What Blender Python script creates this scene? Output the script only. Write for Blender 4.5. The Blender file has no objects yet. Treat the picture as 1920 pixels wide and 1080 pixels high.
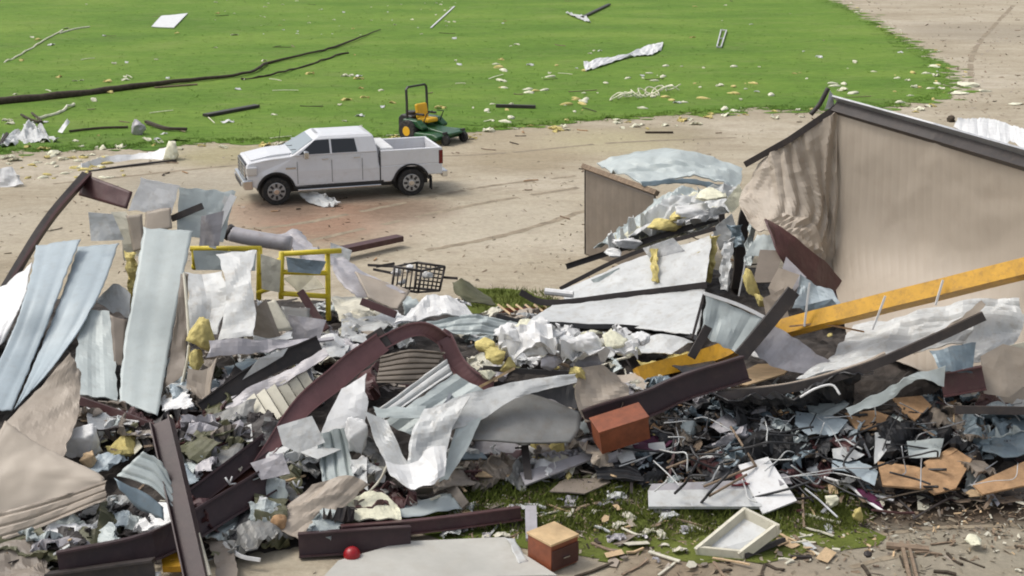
import bpy, bmesh, math, random
from mathutils import Vector, Matrix, noise
R=math.radians
rnd=random.Random(11)
scn=bpy.context.scene; col=scn.collection
# ------------------------------------------------------------------ camera
PITCH=R(16.6); FPX=2600.0; CH=9.33
cd=bpy.data.cameras.new('camera'); cam=bpy.data.objects.new('camera',cd); col.objects.link(cam)
cam.location=(0,0,CH); cam.rotation_euler=(R(90)-PITCH,0,0)
cd.sensor_width=36; cd.lens=36*FPX/1920; cd.clip_end=3000; cd.clip_start=.1
scn.camera=cam
# ------------------------------------------------------------------ sky, sun, exposure
SUN_EL=R(56); SUN_AZ=R(-82)     # azimuth from +Y towards +X
w=bpy.data.worlds.new('World'); scn.world=w; w.use_nodes=True
nt=w.node_tree; bg=nt.nodes['Background']; sk=nt.nodes.new('ShaderNodeTexSky')
sk.sky_type='NISHITA'; sk.sun_disc=False; sk.sun_elevation=SUN_EL; sk.sun_rotation=SUN_AZ
sk.air_density=1.0; sk.dust_density=4.0; sk.ozone_density=1.0
hs=nt.nodes.new('ShaderNodeHueSaturation'); hs.inputs['Saturation'].default_value=.38; nt.links.new(sk.outputs[0],hs.inputs['Color']); nt.links.new(hs.outputs[0],bg.inputs[0]); bg.inputs[1].default_value=.15
sl=bpy.data.lights.new('sun','SUN'); sl.energy=1.05; sl.angle=R(16); sl.color=(1,.95,.87)
so=bpy.data.objects.new('sun',sl); col.objects.link(so)
sd=Vector((math.sin(SUN_AZ)*math.cos(SUN_EL),math.cos(SUN_AZ)*math.cos(SUN_EL),math.sin(SUN_EL)))
so.rotation_euler=sd.to_track_quat('Z','Y').to_euler(); so.location=(0,0,30)
vs=scn.view_settings; vs.view_transform='Standard'; vs.look='None'; vs.gamma=1; vs.exposure=0.38
scn.cycles.filter_width=1.9
# ------------------------------------------------------------------ picture <-> world helpers
cp,sp=math.cos(PITCH),math.sin(PITCH)
def ray(px,py):
    a=(px-960)/FPX; b=(540-py)/FPX
    return Vector((a, cp+b*sp, -sp+b*cp))
def rowY(gy):
    r=ray(960,gy); return r.y*(CH/-r.z)
def S(px,py,gy):            # the point seen at (px,py) that stands above ground row gy
    r=ray(px,py); t=rowY(gy)/r.y
    return Vector((r.x*t,r.y*t,CH+r.z*t))
def gpx(X,Y):               # ground point -> picture column,row
    d=Y*cp+CH*sp; u=Y*sp-CH*cp
    return 960+FPX*X/d, 540-FPX*u/d
GY=[500,560,620,680,740,800,860,920,980,1040,1100]
HP=[-150,150,300,450,600,750,900,1050,1200,1350,2100]
HT=[[0,.1,.5,.9,1.1,1.2,1.15,1.0,.7,.35,.05],
[0,.1,.5,.8,1.0,1.05,1.0,.75,.45,.22,.03],
[0,.1,.45,.75,.9,.95,.85,.6,.38,.15,.02],
[0,.1,.4,.7,.9,.95,.85,.6,.35,.12,0],
[0,.1,.4,.75,.95,1.0,.85,.55,.25,.03,0],
[0,.1,.35,.65,.85,.9,.7,.35,.1,0,0],
[0,.0,.25,.55,.7,.65,.4,.12,0,0,0],
[0,.1,.4,.7,.85,.75,.4,.08,0,0,0],
[.05,.3,.7,.95,1.05,.9,.55,.12,0,0,0],
[.1,.4,.8,1.05,1.1,1.0,.65,.15,0,0,0],
[.1,.4,.8,1.05,1.15,1.05,.7,.2,0,0,0]]
def lerpi(xs,x):
    if x<=xs[0]: return 0,0.
    for i in range(len(xs)-1):
        if x<xs[i+1]: return i,(x-xs[i])/(xs[i+1]-xs[i])
    return len(xs)-2,1.
def mh(X,Y):                # height of the heap
    if Y<12: return 0
    px,gy=gpx(X,Y)
    i,a=lerpi(HP,px); j,b=lerpi(GY,gy)
    if gy<GY[0]: return 0
    f=lambda i,j:HT[i][j]
    h=(f(i,j)*(1-b)+f(i,j+1)*b)*(1-a)+(f(i+1,j)*(1-b)+f(i+1,j+1)*b)*a
    return h*(1+.18*noise.noise((X*.8,Y*.8,0)))
def A(px,py,lift=.05):      # the point seen at (px,py) on the heap or ground, raised by lift
    r=ray(px,py); t=14.; 
    tend=(CH-lift)/-r.z
    while t<tend:
        if CH+r.z*t<=mh(r.x*t,r.y*t)+lift: break
        t+=.12
    else: t=tend; return Vector((r.x*t,r.y*t,lift))
    a,b=t-.12,t
    for k in range(8):
        m=(a+b)/2
        if CH+r.z*m<=mh(r.x*m,r.y*m)+lift: b=m
        else: a=m
    return Vector((r.x*b,r.y*b,CH+r.z*b))
SEED=[0]
def W(p,lift=.05):          # an explicit point never ends up buried: it comes to rest on the heap
    if isinstance(p,Vector): return p
    if len(p)==2: return A(p[0],p[1],lift)
    q=S(*p)
    if p[1]>=CLAMPROW:
        a=A(p[0],p[1],.10+.02*(SEED[0]%6))
        if a.y<q.y: return a
    return q
CLAMPROW=620
# ------------------------------------------------------------------ materials
MATS={}
def mat(name,c,rough=.6,metal=0.,var=.12,dirt=.25,dcol=(.16,.12,.08),scale=2.,bump=.1,spec=.5,stretch=(1,1,1)):
    m=bpy.data.materials.new(name); m.use_nodes=True; t=m.node_tree; N=t.nodes; L=t.links
    b=N['Principled BSDF']; b.inputs['Roughness'].default_value=rough; b.inputs['Metallic'].default_value=metal
    b.inputs['Specular IOR Level'].default_value=spec
    tc=N.new('ShaderNodeTexCoord'); oi=N.new('ShaderNodeObjectInfo'); ad=N.new('ShaderNodeVectorMath'); ad.operation='MULTIPLY_ADD'
    mp=N.new('ShaderNodeMapping'); mp.inputs['Scale'].default_value=stretch
    L.new(tc.outputs['Object'],mp.inputs[0])
    cx=N.new('ShaderNodeCombineXYZ'); L.new(oi.outputs['Random'],cx.inputs[0]); L.new(oi.outputs['Random'],cx.inputs[1])
    L.new(cx.outputs[0],ad.inputs[0]); ad.inputs[1].default_value=(37,91,13); L.new(mp.outputs[0],ad.inputs[2])
    n1=N.new('ShaderNodeTexNoise'); n1.inputs['Scale'].default_value=scale; n1.inputs['Detail'].default_value=6; n1.inputs['Roughness'].default_value=.65
    n2=N.new('ShaderNodeTexNoise'); n2.inputs['Scale'].default_value=scale*3.1; n2.inputs['Detail'].default_value=8; n2.inputs['Roughness'].default_value=.7
    L.new(ad.outputs[0],n1.inputs[0]); L.new(ad.outputs[0],n2.inputs[0])
    r1=N.new('ShaderNodeMapRange'); r1.inputs[1].default_value=.25; r1.inputs[2].default_value=.75; r1.inputs[3].default_value=1-var*1.5; r1.inputs[4].default_value=1+var
    L.new(n1.outputs[0],r1.inputs[0])
    vm=N.new('ShaderNodeVectorMath'); vm.operation='SCALE'; vm.inputs[0].default_value=c[:3]; L.new(r1.outputs[0],vm.inputs['Scale'])
    r2=N.new('ShaderNodeMapRange'); r2.inputs[1].default_value=.5; r2.inputs[2].default_value=.72; r2.inputs[3].default_value=0; r2.inputs[4].default_value=dirt
    L.new(n2.outputs[0],r2.inputs[0])
    mx=N.new('ShaderNodeMix'); mx.data_type='RGBA'; L.new(r2.outputs[0],mx.inputs[0]); L.new(vm.outputs[0],mx.inputs[6]); mx.inputs[7].default_value=(*dcol,1)
    L.new(mx.outputs[2],b.inputs['Base Color'])
    if bump:
        bp=N.new('ShaderNodeBump'); bp.inputs['Strength'].default_value=bump; bp.inputs['Distance'].default_value=.03
        L.new(n2.outputs[0],bp.inputs['Height']); L.new(bp.outputs[0],b.inputs['Normal'])
    MATS[name]=m; return m
mat('white_sheet',(.52,.53,.52),.45,.0,.14,.55,(.3,.26,.2))
mat('bright_sheet',(.70,.70,.69),.45,0,.08,.4,(.4,.36,.3))
mat('cream_sheet',(.6,.57,.46),.5,0,.12,.35)
mat('blue_sheet',(.35,.41,.44),.5,.05,.08,.2,(.2,.18,.15))
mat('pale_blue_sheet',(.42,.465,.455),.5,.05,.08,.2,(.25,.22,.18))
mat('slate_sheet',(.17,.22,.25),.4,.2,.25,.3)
mat('grey_sheet',(.20,.20,.19),.45,.1,.2,.4)
mat('lavender_sheet',(.36,.345,.36),.45,.1,.12,.35)
mat('tan_sheet',(.36,.305,.245),.5,0,.08,.25,(.22,.17,.12))
mat('wall_tan',(.40,.345,.28),.55,0,.07,.15,(.25,.19,.14),.5,.04)
mat('brown_sheet',(.215,.18,.145),.5,0,.12,.2)
mat('shaded_maroon',(.036,.015,.017),.5,0,.3,.35,(.08,.05,.04))  # darker copy of the maroon steel, carries the shade on the low beams
mat('dark_red_cloth',(.17,.012,.018),.8,0,.3,.3)
mat('rust_sheet',(.11,.035,.02),.6,0,.4,.4,(.04,.02,.015))
mat('maroon_light',(.165,.075,.075),.5,0,.2,.35,(.09,.05,.04))
mat('maroon_steel',(.07,.026,.026),.5,0,.3,.35,(.13,.09,.07))
mat('dark_steel',(.035,.028,.026),.55,0,.4,.35,(.1,.07,.05))
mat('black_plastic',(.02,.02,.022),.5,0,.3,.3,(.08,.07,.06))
mat('yellow_paint',(.58,.31,.02),.45,0,.2,.6,(.2,.1,.03),3.)
mat('rail_yellow',(.66,.52,.03),.45,0,.15,.3,(.2,.16,.04))
mat('insulation_yellow',(.62,.52,.20),.95,0,.25,.3,(.35,.28,.12),6,.8)
mat('insulation_pale',(.74,.72,.55),.95,0,.2,.2,(.45,.4,.25),6,.8)
mat('insulation_white',(.66,.66,.65),.9,0,.12,.2,(.4,.38,.33),4,.6)
mat('osb',(.42,.26,.14),.8,0,.3,.5,(.25,.13,.06),5,.3,.3)
mat('plywood',(.55,.40,.24),.8,0,.18,.25,(.3,.2,.1),4,.3,.3,(1,6,1))
mat('old_wood',(.27,.2,.14),.85,0,.3,.4,(.1,.07,.05),4,.5,.3,(1,6,1))
mat('orange_wood',(.24,.07,.03),.5,0,.3,.6,(.12,.04,.02),3,.1)
mat('light_wood',(.55,.39,.21),.5,0,.25,.5,(.4,.25,.12),3,.1)
mat('shaded_wood',(.07,.02,.015),.45,0,.3,.2,(.03,.02,.02))
mat('red_paint',(.3,.005,.01),.35,0,.15,.15)
mat('purple_fabric',(.11,.015,.06),.6,0,.3,.2)
mat('concrete',(.44,.43,.39),.85,0,.14,.5,(.36,.33,.28),.8,.15)
mat('olive_sheet',(.10,.10,.05),.6,0,.3,.3)
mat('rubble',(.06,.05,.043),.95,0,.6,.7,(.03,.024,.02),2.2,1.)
mat('galvanised',(.42,.43,.44),.4,.6,.15,.3)
mat('truck_paint',(.66,.665,.68),.2,0,.03,.3,(.5,.46,.4),1.5,0)
mat('chrome',(.6,.6,.6),.15,1,.05,.1,bump=0)
mat('dark_glass',(.01,.011,.012),.06,0,0,0,bump=0,spec=.8)
mat('windshield_glass',(.22,.26,.27),.08,0,0,0,bump=0,spec=1)  # pale base colour stands in for the sky reflected in the windshield
mat('tyre_rubber',(.018,.018,.018),.85,0,.3,.6,(.12,.1,.08),4,.2)
mat('lamp_clear',(.6,.6,.6),.1,.3,0,0,bump=0)
mat('lamp_red',(.12,.005,.005),.15,0,0,0,bump=0)
mat('machine_green',(.012,.075,.022),.35,0,.15,.25)
mat('seat_yellow',(.75,.42,.01),.5,0,.08,.1)
mat('bark',(.06,.045,.03),.95,0,.4,.3,scale=6,bump=.6)
def ramp(N,stops):
    r=N.new('ShaderNodeValToRGB'); e=r.color_ramp.elements
    e[0].position=stops[0][0]; e[0].color=(*stops[0][1],1); e[1].position=stops[-1][0]; e[1].color=(*stops[-1][1],1)
    for p,c in stops[1:-1]:
        x=e.new(p); x.color=(*c,1)
    return r
def ground_material():
    m=bpy.data.materials.new('dirt'); m.use_nodes=True; t=m.node_tree; N=t.nodes; L=t.links; b=N['Principled BSDF']
    b.inputs['Roughness'].default_value=.95; b.inputs['Specular IOR Level'].default_value=.2
    tc=N.new('ShaderNodeTexCoord')
    def nz(sc,det,ro,stretch=(1,1,1),rot=0):
        mp=N.new('ShaderNodeMapping'); mp.inputs['Scale'].default_value=stretch; mp.inputs['Rotation'].default_value=(0,0,rot); L.new(tc.outputs['Object'],mp.inputs[0])
        n=N.new('ShaderNodeTexNoise'); n.inputs['Scale'].default_value=sc; n.inputs['Detail'].default_value=det; n.inputs['Roughness'].default_value=ro
        L.new(mp.outputs[0],n.inputs[0]); return n
    n1=nz(.22,6,.6,(.5,1,1)); r1=ramp(N,[(.3,(.32,.272,.195)),(.5,(.405,.352,.262)),(.7,(.48,.425,.335))]); L.new(n1.outputs[0],r1.inputs[0])
    n2=nz(.9,10,.8,(.6,1.3,1),R(8)); r2=N.new('ShaderNodeMapRange'); r2.inputs[1].default_value=.46; r2.inputs[2].default_value=.68; r2.inputs[4].default_value=.6
    L.new(n2.outputs[0],r2.inputs[0])
    mx=N.new('ShaderNodeMix'); mx.data_type='RGBA'; L.new(r2.outputs[0],mx.inputs[0]); L.new(r1.outputs[0],mx.inputs[6]); mx.inputs[7].default_value=(.24,.19,.13,1)
    # reddish clay patches worn into the yard
    prev=mx.outputs[2]
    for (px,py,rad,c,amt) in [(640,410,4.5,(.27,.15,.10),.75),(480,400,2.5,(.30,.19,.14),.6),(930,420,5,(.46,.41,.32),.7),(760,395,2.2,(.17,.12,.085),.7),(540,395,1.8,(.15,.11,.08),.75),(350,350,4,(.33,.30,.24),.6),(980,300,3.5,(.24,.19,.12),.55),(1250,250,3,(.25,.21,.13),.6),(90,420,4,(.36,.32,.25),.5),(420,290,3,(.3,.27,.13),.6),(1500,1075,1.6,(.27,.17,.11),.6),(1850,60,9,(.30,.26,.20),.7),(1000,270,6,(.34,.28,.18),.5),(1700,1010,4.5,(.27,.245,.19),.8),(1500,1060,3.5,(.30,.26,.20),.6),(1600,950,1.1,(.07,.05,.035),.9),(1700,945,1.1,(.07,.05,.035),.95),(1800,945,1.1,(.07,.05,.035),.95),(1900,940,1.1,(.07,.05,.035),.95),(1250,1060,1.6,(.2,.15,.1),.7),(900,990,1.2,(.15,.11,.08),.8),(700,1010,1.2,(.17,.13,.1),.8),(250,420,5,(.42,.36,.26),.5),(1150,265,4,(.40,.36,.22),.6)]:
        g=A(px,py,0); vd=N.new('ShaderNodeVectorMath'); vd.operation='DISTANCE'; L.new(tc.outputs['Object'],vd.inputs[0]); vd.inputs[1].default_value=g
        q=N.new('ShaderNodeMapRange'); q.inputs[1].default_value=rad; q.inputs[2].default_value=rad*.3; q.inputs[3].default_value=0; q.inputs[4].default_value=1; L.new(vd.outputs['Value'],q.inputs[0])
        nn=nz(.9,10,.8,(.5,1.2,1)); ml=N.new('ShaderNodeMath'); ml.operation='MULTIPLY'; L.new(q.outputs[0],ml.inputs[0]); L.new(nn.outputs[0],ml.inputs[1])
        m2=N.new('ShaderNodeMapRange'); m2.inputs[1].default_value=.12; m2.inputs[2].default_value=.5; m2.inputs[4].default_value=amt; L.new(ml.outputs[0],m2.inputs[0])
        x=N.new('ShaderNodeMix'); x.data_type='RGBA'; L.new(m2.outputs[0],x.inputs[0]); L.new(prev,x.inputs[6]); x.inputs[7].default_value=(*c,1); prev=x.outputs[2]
    n3=nz(5,12,.85); hh=N.new('ShaderNodeMapRange'); hh.inputs[1].default_value=.3; hh.inputs[2].default_value=.7; hh.inputs[3].default_value=.72; hh.inputs[4].default_value=1.25; L.new(n3.outputs[0],hh.inputs[0])
    sc=N.new('ShaderNodeVectorMath'); sc.operation='SCALE'; L.new(prev,sc.inputs[0]); L.new(hh.outputs[0],sc.inputs['Scale'])
    L.new(sc.outputs[0],b.inputs['Base Color'])
    bp=N.new('ShaderNodeBump'); bp.inputs['Strength'].default_value=.5; bp.inputs['Distance'].default_value=.05; L.new(n3.outputs[0],bp.inputs['Height']); L.new(bp.outputs[0],b.inputs['Normal'])
    return m
def lawn_material(name='turf',dull=1.):
    m=bpy.data.materials.new(name); m.use_nodes=True; t=m.node_tree; N=t.nodes; L=t.links; b=N['Principled BSDF']
    b.inputs['Roughness'].default_value=.9; b.inputs['Specular IOR Level'].default_value=.15
    tc=N.new('ShaderNodeTexCoord')
    def nz(sc,det,ro,stretch=(1,1,1),rot=0):
        mp=N.new('ShaderNodeMapping'); mp.inputs['Scale'].default_value=stretch; mp.inputs['Rotation'].default_value=(0,0,rot); L.new(tc.outputs['Object'],mp.inputs[0])
        n=N.new('ShaderNodeTexNoise'); n.inputs['Scale'].default_value=sc; n.inputs['Detail'].default_value=det; n.inputs['Roughness'].default_value=ro
        L.new(mp.outputs[0],n.inputs[0]); return n
    n1=nz(.16,6,.62,(.5,1,1),R(-20)); d=dull
    r1=ramp(N,[(.3,(.085,.168*d,.024)),(.5,(.125,.218*d,.032)),(.72,(.185,.27*d,.05))]); L.new(n1.outputs[0],r1.inputs[0])
    n2=nz(2.2,12,.88,(.7,1.2,1)); r2=N.new('ShaderNodeMapRange'); r2.inputs[1].default_value=.3; r2.inputs[2].default_value=.7; r2.inputs[3].default_value=.55; r2.inputs[4].default_value=1.45; L.new(n2.outputs[0],r2.inputs[0])
    sc=N.new('ShaderNodeVectorMath'); sc.operation='SCALE'; L.new(r1.outputs[0],sc.inputs[0]); L.new(r2.outputs[0],sc.inputs['Scale'])
    n4=nz(.45,10,.82,(.6,1,1)); r4=N.new('ShaderNodeMapRange'); r4.inputs[1].default_value=.5; r4.inputs[2].default_value=.75; r4.inputs[4].default_value=.5; L.new(n4.outputs[0],r4.inputs[0])
    mx=N.new('ShaderNodeMix'); mx.data_type='RGBA'; L.new(r4.outputs[0],mx.inputs[0]); L.new(sc.outputs[0],mx.inputs[6]); mx.inputs[7].default_value=(.23*d,.24*d,.10*d,1)
    L.new(mx.outputs[2],b.inputs['Base Color'])
    n3=nz(14,6,.8); bp=N.new('ShaderNodeBump'); bp.inputs['Strength'].default_value=.8; bp.inputs['Distance'].default_value=.06; L.new(n3.outputs[0],bp.inputs['Height']); L.new(bp.outputs[0],b.inputs['Normal'])
    MATS[name]=m; return m
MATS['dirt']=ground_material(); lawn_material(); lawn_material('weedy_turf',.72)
# ------------------------------------------------------------------ object helpers
def tag(o,label=None,cat=None,group=None,kind=None):
    if label: o['label']=label
    if cat: o['category']=cat
    if group: o['group']=group
    if kind: o['kind']=kind
    return o
def link(name,bm,m,parent=None,smooth=False,center=True,bevel=0,solid=0):
    me=bpy.data.meshes.new(name); 
    c=Vector((0,0,0))
    if center and parent is None and len(bm.verts):
        xs=[v.co for v in bm.verts]
        c=Vector((sum(v.x for v in xs)/len(xs),sum(v.y for v in xs)/len(xs),min(v.z for v in xs)))
        for v in bm.verts: v.co-=c
    bm.to_mesh(me); bm.free()
    for k in (m if isinstance(m,(list,tuple)) else [m]): me.materials.append(MATS[k] if isinstance(k,str) else k)
    if smooth: me.polygons.foreach_set('use_smooth',[True]*len(me.polygons))
    o=bpy.data.objects.new(name,me); col.objects.link(o); o.location=c
    if parent: o.parent=parent
    if solid:
        s=o.modifiers.new('solid','SOLIDIFY'); s.thickness=solid; s.offset=0
    if bevel:
        s=o.modifiers.new('bevel','BEVEL'); s.width=bevel; s.segments=3; s.limit_method='ANGLE'; s.angle_limit=R(35)
    return o
def empty(name,loc,rz=0):
    o=bpy.data.objects.new(name,None); col.objects.link(o); o.location=loc; o.rotation_euler=(0,0,rz); o.empty_display_size=.3; return o
def cr(P,t):                # Catmull-Rom through a list of points, t in 0..1
    n=len(P)-1
    if n==1: return P[0].lerp(P[1],t)
    x=min(max(t,0),1)*n; i=min(int(x),n-1); f=x-i
    p1,p2=P[i],P[i+1]; p0=P[i-1] if i>0 else p1*2-p2; p3=P[i+2] if i+2<=n else p2*2-p1
    return .5*((2*p1)+(p2-p0)*f+(2*p0-5*p1+4*p2-p3)*f*f+(3*p1-p0-3*p2+p3)*f**3)
def ridged(v,s):
    n=noise.noise(v*s); n2=noise.noise(v*s*2.3+Vector((5,1,7)))
    return (1-abs(n)*2.4)*.65+(1-abs(n2)*2.4)*.3
def facet(x,y,seed):
    # sharp flat folds: random heights on a skewed lattice, joined by flat triangles
    x+=.35*noise.noise((x*.9,y*.9,seed)); y+=.35*noise.noise((x*.9,y*.9,seed+9))
    i=math.floor(x); j=math.floor(y); a=x-i; b=y-j
    h=lambda i,j:((math.sin(i*127.1+j*311.7+seed*74.7)*43758.5453)%1.0)-.5
    if (i+j)%2:
        if a+b<1: return h(i,j)+(h(i+1,j)-h(i,j))*a+(h(i,j+1)-h(i,j))*b
        return h(i+1,j+1)+(h(i,j+1)-h(i+1,j+1))*(1-a)+(h(i+1,j)-h(i+1,j+1))*(1-b)
    if a>b: return h(i,j)+(h(i+1,j)-h(i,j))*a+(h(i+1,j+1)-h(i+1,j))*b
    return h(i,j)+(h(i+1,j+1)-h(i,j+1))*a+(h(i,j+1)-h(i,j))*b
def sheet_bm(rows,ribs=0,ribamp=.025,crump=.04,cs=1.2,rag=.0,res=.07,ribdir='v',seed=0,curve=0):
    """rows: list of edges (each a list of world points); ribs run along the edges when ribdir='u'"""
    R_=[[Vector(p) for p in r] for r in rows]
    lu=sum((R_[0][i+1]-R_[0][i]).length for i in range(len(R_[0])-1)); lv=sum((R_[i+1][0]-R_[i][0]).length for i in range(len(R_)-1))
    lu=max(lu,sum((R_[-1][i+1]-R_[-1][i]).length for i in range(len(R_[-1])-1)))
    nu=max(4,min(90,int(lu/res))); nv=max(4,min(90,int(lv/res)))
    pleats=-ribs if ribs<0 else 0
    if ribs<0: ribs=0
    if ribs:
        if ribdir=='u': nv=max(nv,min(160,ribs*8))
        else: nu=max(nu,min(160,ribs*8))
    off=Vector((seed*3.7,seed*1.3,seed*7.1))
    def pt(u,v):
        return cr([cr(r,u) for r in R_],v)
    bm=bmesh.new(); G=[]
    for j in range(nv+1):
        row=[]
        for i in range(nu+1):
            u=i/nu; v=j/nv
            if rag:
                eu=rag/max(lu,.1); ev=rag/max(lv,.1)
                if i in(0,nu): u+=(1 if i==0 else -1)*eu*(abs(noise.noise(Vector((seed,v*lv*3,i))))*2+abs(noise.noise(Vector((seed,v*lv*11,i)))))
                if j in(0,nv): v+=(1 if j==0 else -1)*ev*(abs(noise.noise(Vector((u*lu*3,seed,j))))*2+abs(noise.noise(Vector((u*lu*11,seed,j)))))
            p=pt(u,v); row.append(p)
        G.append(row)
    V=[]
    for j in range(nv+1):
        for i in range(nu+1):
            a=G[j][min(i+1,nu)]-G[j][max(i-1,0)]; b=G[min(j+1,nv)][i]-G[max(j-1,0)][i]
            n=a.cross(b)
            if n.length<1e-9: n=Vector((0,0,1))
            n.normalize()
            p=G[j][i]; d=0
            if crump:
                fu=i/nu*lu; fv=j/nv*lv; k=cs*1.5
                d+=crump*1.9*facet(fu*k+fv*.6*k,fv*k*.8-fu*.2*k,seed)+crump*.9*facet(fv*k*2.3+fu*1.1*k,fu*k*2.1-fv*.5*k,seed+50)+crump*.15*noise.noise((p+off)*cs*6)
            if pleats:
                a_=(j/nv if ribdir=='u' else i/nu); b_=(i/nu if ribdir=='u' else j/nv)
                q=(a_+.18*b_+.06*math.sin(a_*9+seed)+.03*math.sin(b_*7+a_*5))*pleats; f=q-math.floor(q); k_=.3+.4*abs(math.sin(math.floor(q)*2.3+seed))
                d+=ribamp*(f/k_ if f<k_ else (1-f)/(1-k_))*(.5+.5*abs(math.sin(math.floor(q)*1.7+b_*3)))
            if ribs:
                q=(j/nv if ribdir=='u' else i/nu)*ribs
                f=q-math.floor(q); s=max(0,min(1,(.5-abs(f-.5)-.32)*9)); d+=ribamp*s
            if curve: d+=curve*math.sin(math.pi*i/nu)
            V.append(bm.verts.new(p+n*d))
    for j in range(nv):
        for i in range(nu):
            k=j*(nu+1)+i
            try: bm.faces.new((V[k],V[k+1],V[k+nu+2],V[k+nu+1]))
            except: pass
    return bm
def sheet(name,label,cat,m,rows,lift=.1,ribs=0,ribamp=.025,crump=.04,cs=1.2,rag=.03,t=.008,res=.07,ribdir='v',parent=None,group=None,curve=0,smooth=True):
    SEED[0]+=1
    rows=[[W(p,lift) for p in r] for r in rows]
    o=link(name,sheet_bm(rows,ribs,ribamp,crump,cs,rag,res,ribdir,SEED[0],curve),m,parent,smooth and crump<.035,solid=t)
    if not parent: tag(o,label,cat,group)
    return o
def poly(name,label,cat,m,pts,lift=.1,t=.02,crump=.02,cs=1.5,parent=None,group=None,flat=False,cuts=4):
    """an irregular board or torn sheet: outline points, thickened"""
    SEED[0]+=1; off=Vector((SEED[0]*2.7,SEED[0],3))
    P=[W(p,lift) for p in pts]
    c=sum(P,Vector())/len(P); n=Vector()
    for i in range(len(P)): n+=(P[i]-c).cross(P[(i+1)%len(P)]-c)
    n.normalize()
    if n.z<0: n=-n
    if flat: P=[p-n*((p-c).dot(n)) for p in P]
    bm=bmesh.new(); vs_=[bm.verts.new(p) for p in P]; f=bm.faces.new(vs_)
    bmesh.ops.triangulate(bm,faces=[f])
    if crump:
        for k in range(cuts):
            es=[e for e in bm.edges if e.calc_length()>.1]
            if es: bmesh.ops.subdivide_edges(bm,edges=es,cuts=1); bmesh.ops.triangulate(bm,faces=bm.faces[:])
        for v in bm.verts: v.co+=n*crump*(1.6*facet(v.co.x*cs*1.6+v.co.z,v.co.y*cs*1.3+v.co.z,SEED[0])+.5*ridged(v.co+off,cs)-.2)
    bmesh.ops.recalc_face_normals(bm,faces=bm.faces)
    o=link(name,bm,m,parent,False,solid=t)
    if not parent: tag(o,label,cat,group)
    return o
VIEW=Vector((0,cp,-sp))
def sweep_bm(bm,prof,path,face='cam',roll=0,scales=None,cap=True,closed=True):
    """sweep a 2D outline (a across, b along 'up') down a path; face='cam' turns b into the picture plane, 'z' keeps b upright"""
    n=len(path); rings=[]
    for i,p in enumerate(path):
        t=(path[min(i+1,n-1)]-path[max(i-1,0)]).normalized()
        if face=='cam': b=VIEW.cross(t)
        elif face=='z': b=Vector((0,0,1))-t*t.z
        else: b=Vector(face)-t*t.dot(Vector(face))
        if b.length<1e-4: b=Vector((1,0,0))
        b.normalize()
        if face=='cam' and b.z<0: b=-b
        a=t.cross(b).normalized()
        if roll:
            q=Matrix.Rotation(roll,3,t); a=q@a; b=q@b
        s=scales[i] if scales else 1
        rings.append([bm.verts.new(p+a*x*s+b*y*s) for x,y in prof])
    m=len(prof)
    for i in range(n-1):
        for k in range(m if closed else m-1):
            bm.faces.new((rings[i][k],rings[i][(k+1)%m],rings[i+1][(k+1)%m],rings[i+1][k]))
    if cap and closed:
        bm.faces.new(rings[0][::-1]); bm.faces.new(rings[-1])
def iprof(d,w,t=.02):
    d/=2;w/=2;t=min(t,w*.4)
    return [(-w,-d),(w,-d),(w,-d+t),(t/2,-d+t),(t/2,d-t),(w,d-t),(w,d),(-w,d),(-w,d-t),(-t/2,d-t),(-t/2,-d+t),(-w,-d+t)]
def cprof(d,w,t=.012):
    d/=2
    return [(0,-d),(w,-d),(w,-d+t),(t,-d+t),(t,d-t),(w,d-t),(w,d),(0,d)]
def bprof(d,w): return [(-w/2,-d/2),(w/2,-d/2),(w/2,d/2),(-w/2,d/2)]
def cprofile(r,n=8): return [(r*math.cos(2*math.pi*k/n),r*math.sin(2*math.pi*k/n)) for k in range(n)]
def smoothpath(P,n):
    return [cr(P,k/n) for k in range(n+1)] if len(P)>2 else [P[0].lerp(P[1],k/n) for k in range(n+1)]
def beam(name,label,cat,m,pts,prof,lift=.15,face='cam',roll=0,n=None,scales=None,parent=None,group=None,wob=.0,bevel=0,smooth=False):
    P=[W(p,lift) for p in pts]
    if len(P)>2 or wob or scales:
        k=n or (len(P)-1)*6; Q=smoothpath(P,k)
        if wob: Q=[q+Vector((noise.noise(q*1.7),noise.noise(q*1.7+Vector((9,0,0))),noise.noise(q*1.7+Vector((0,9,0)))))*wob for q in Q]
        if scales:
            sc=[Vector((s,0,0)) for s in scales]; scales=[cr(sc,i/k).x for i in range(k+1)]
    else: Q=P
    bm=bmesh.new(); sweep_bm(bm,prof,Q,face,roll,scales)
    bmesh.ops.recalc_face_normals(bm,faces=bm.faces)
    o=link(name,bm,m,parent,smooth,bevel=bevel)
    if not parent: tag(o,label,cat,group)
    return o
def tube(name,label,cat,m,pts,r=.02,lift=.1,parent=None,group=None,wob=.0,n=None):
    return beam(name,label,cat,m,pts,cprofile(r),lift,'z',0,n,None,parent,group,wob,smooth=True)
def box(bm,c,s,rz=0,M=None):
    mt=(M or Matrix.Identity(4))@Matrix.Translation(c)@Matrix.Rotation(rz,4,'Z')@Matrix.Diagonal((*s,1))
    return bmesh.ops.create_cube(bm,size=1,matrix=mt)
def cyl(bm,p0,p1,r0,r1=None,n=20):
    p0=Vector(p0);p1=Vector(p1);d=p1-p0
    mt=Matrix.Translation((p0+p1)/2)@d.to_track_quat('Z','Y').to_matrix().to_4x4()
    return bmesh.ops.create_cone(bm,cap_ends=True,segments=n,radius1=r0,radius2=r0 if r1 is None else r1,depth=d.length,matrix=mt)
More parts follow.
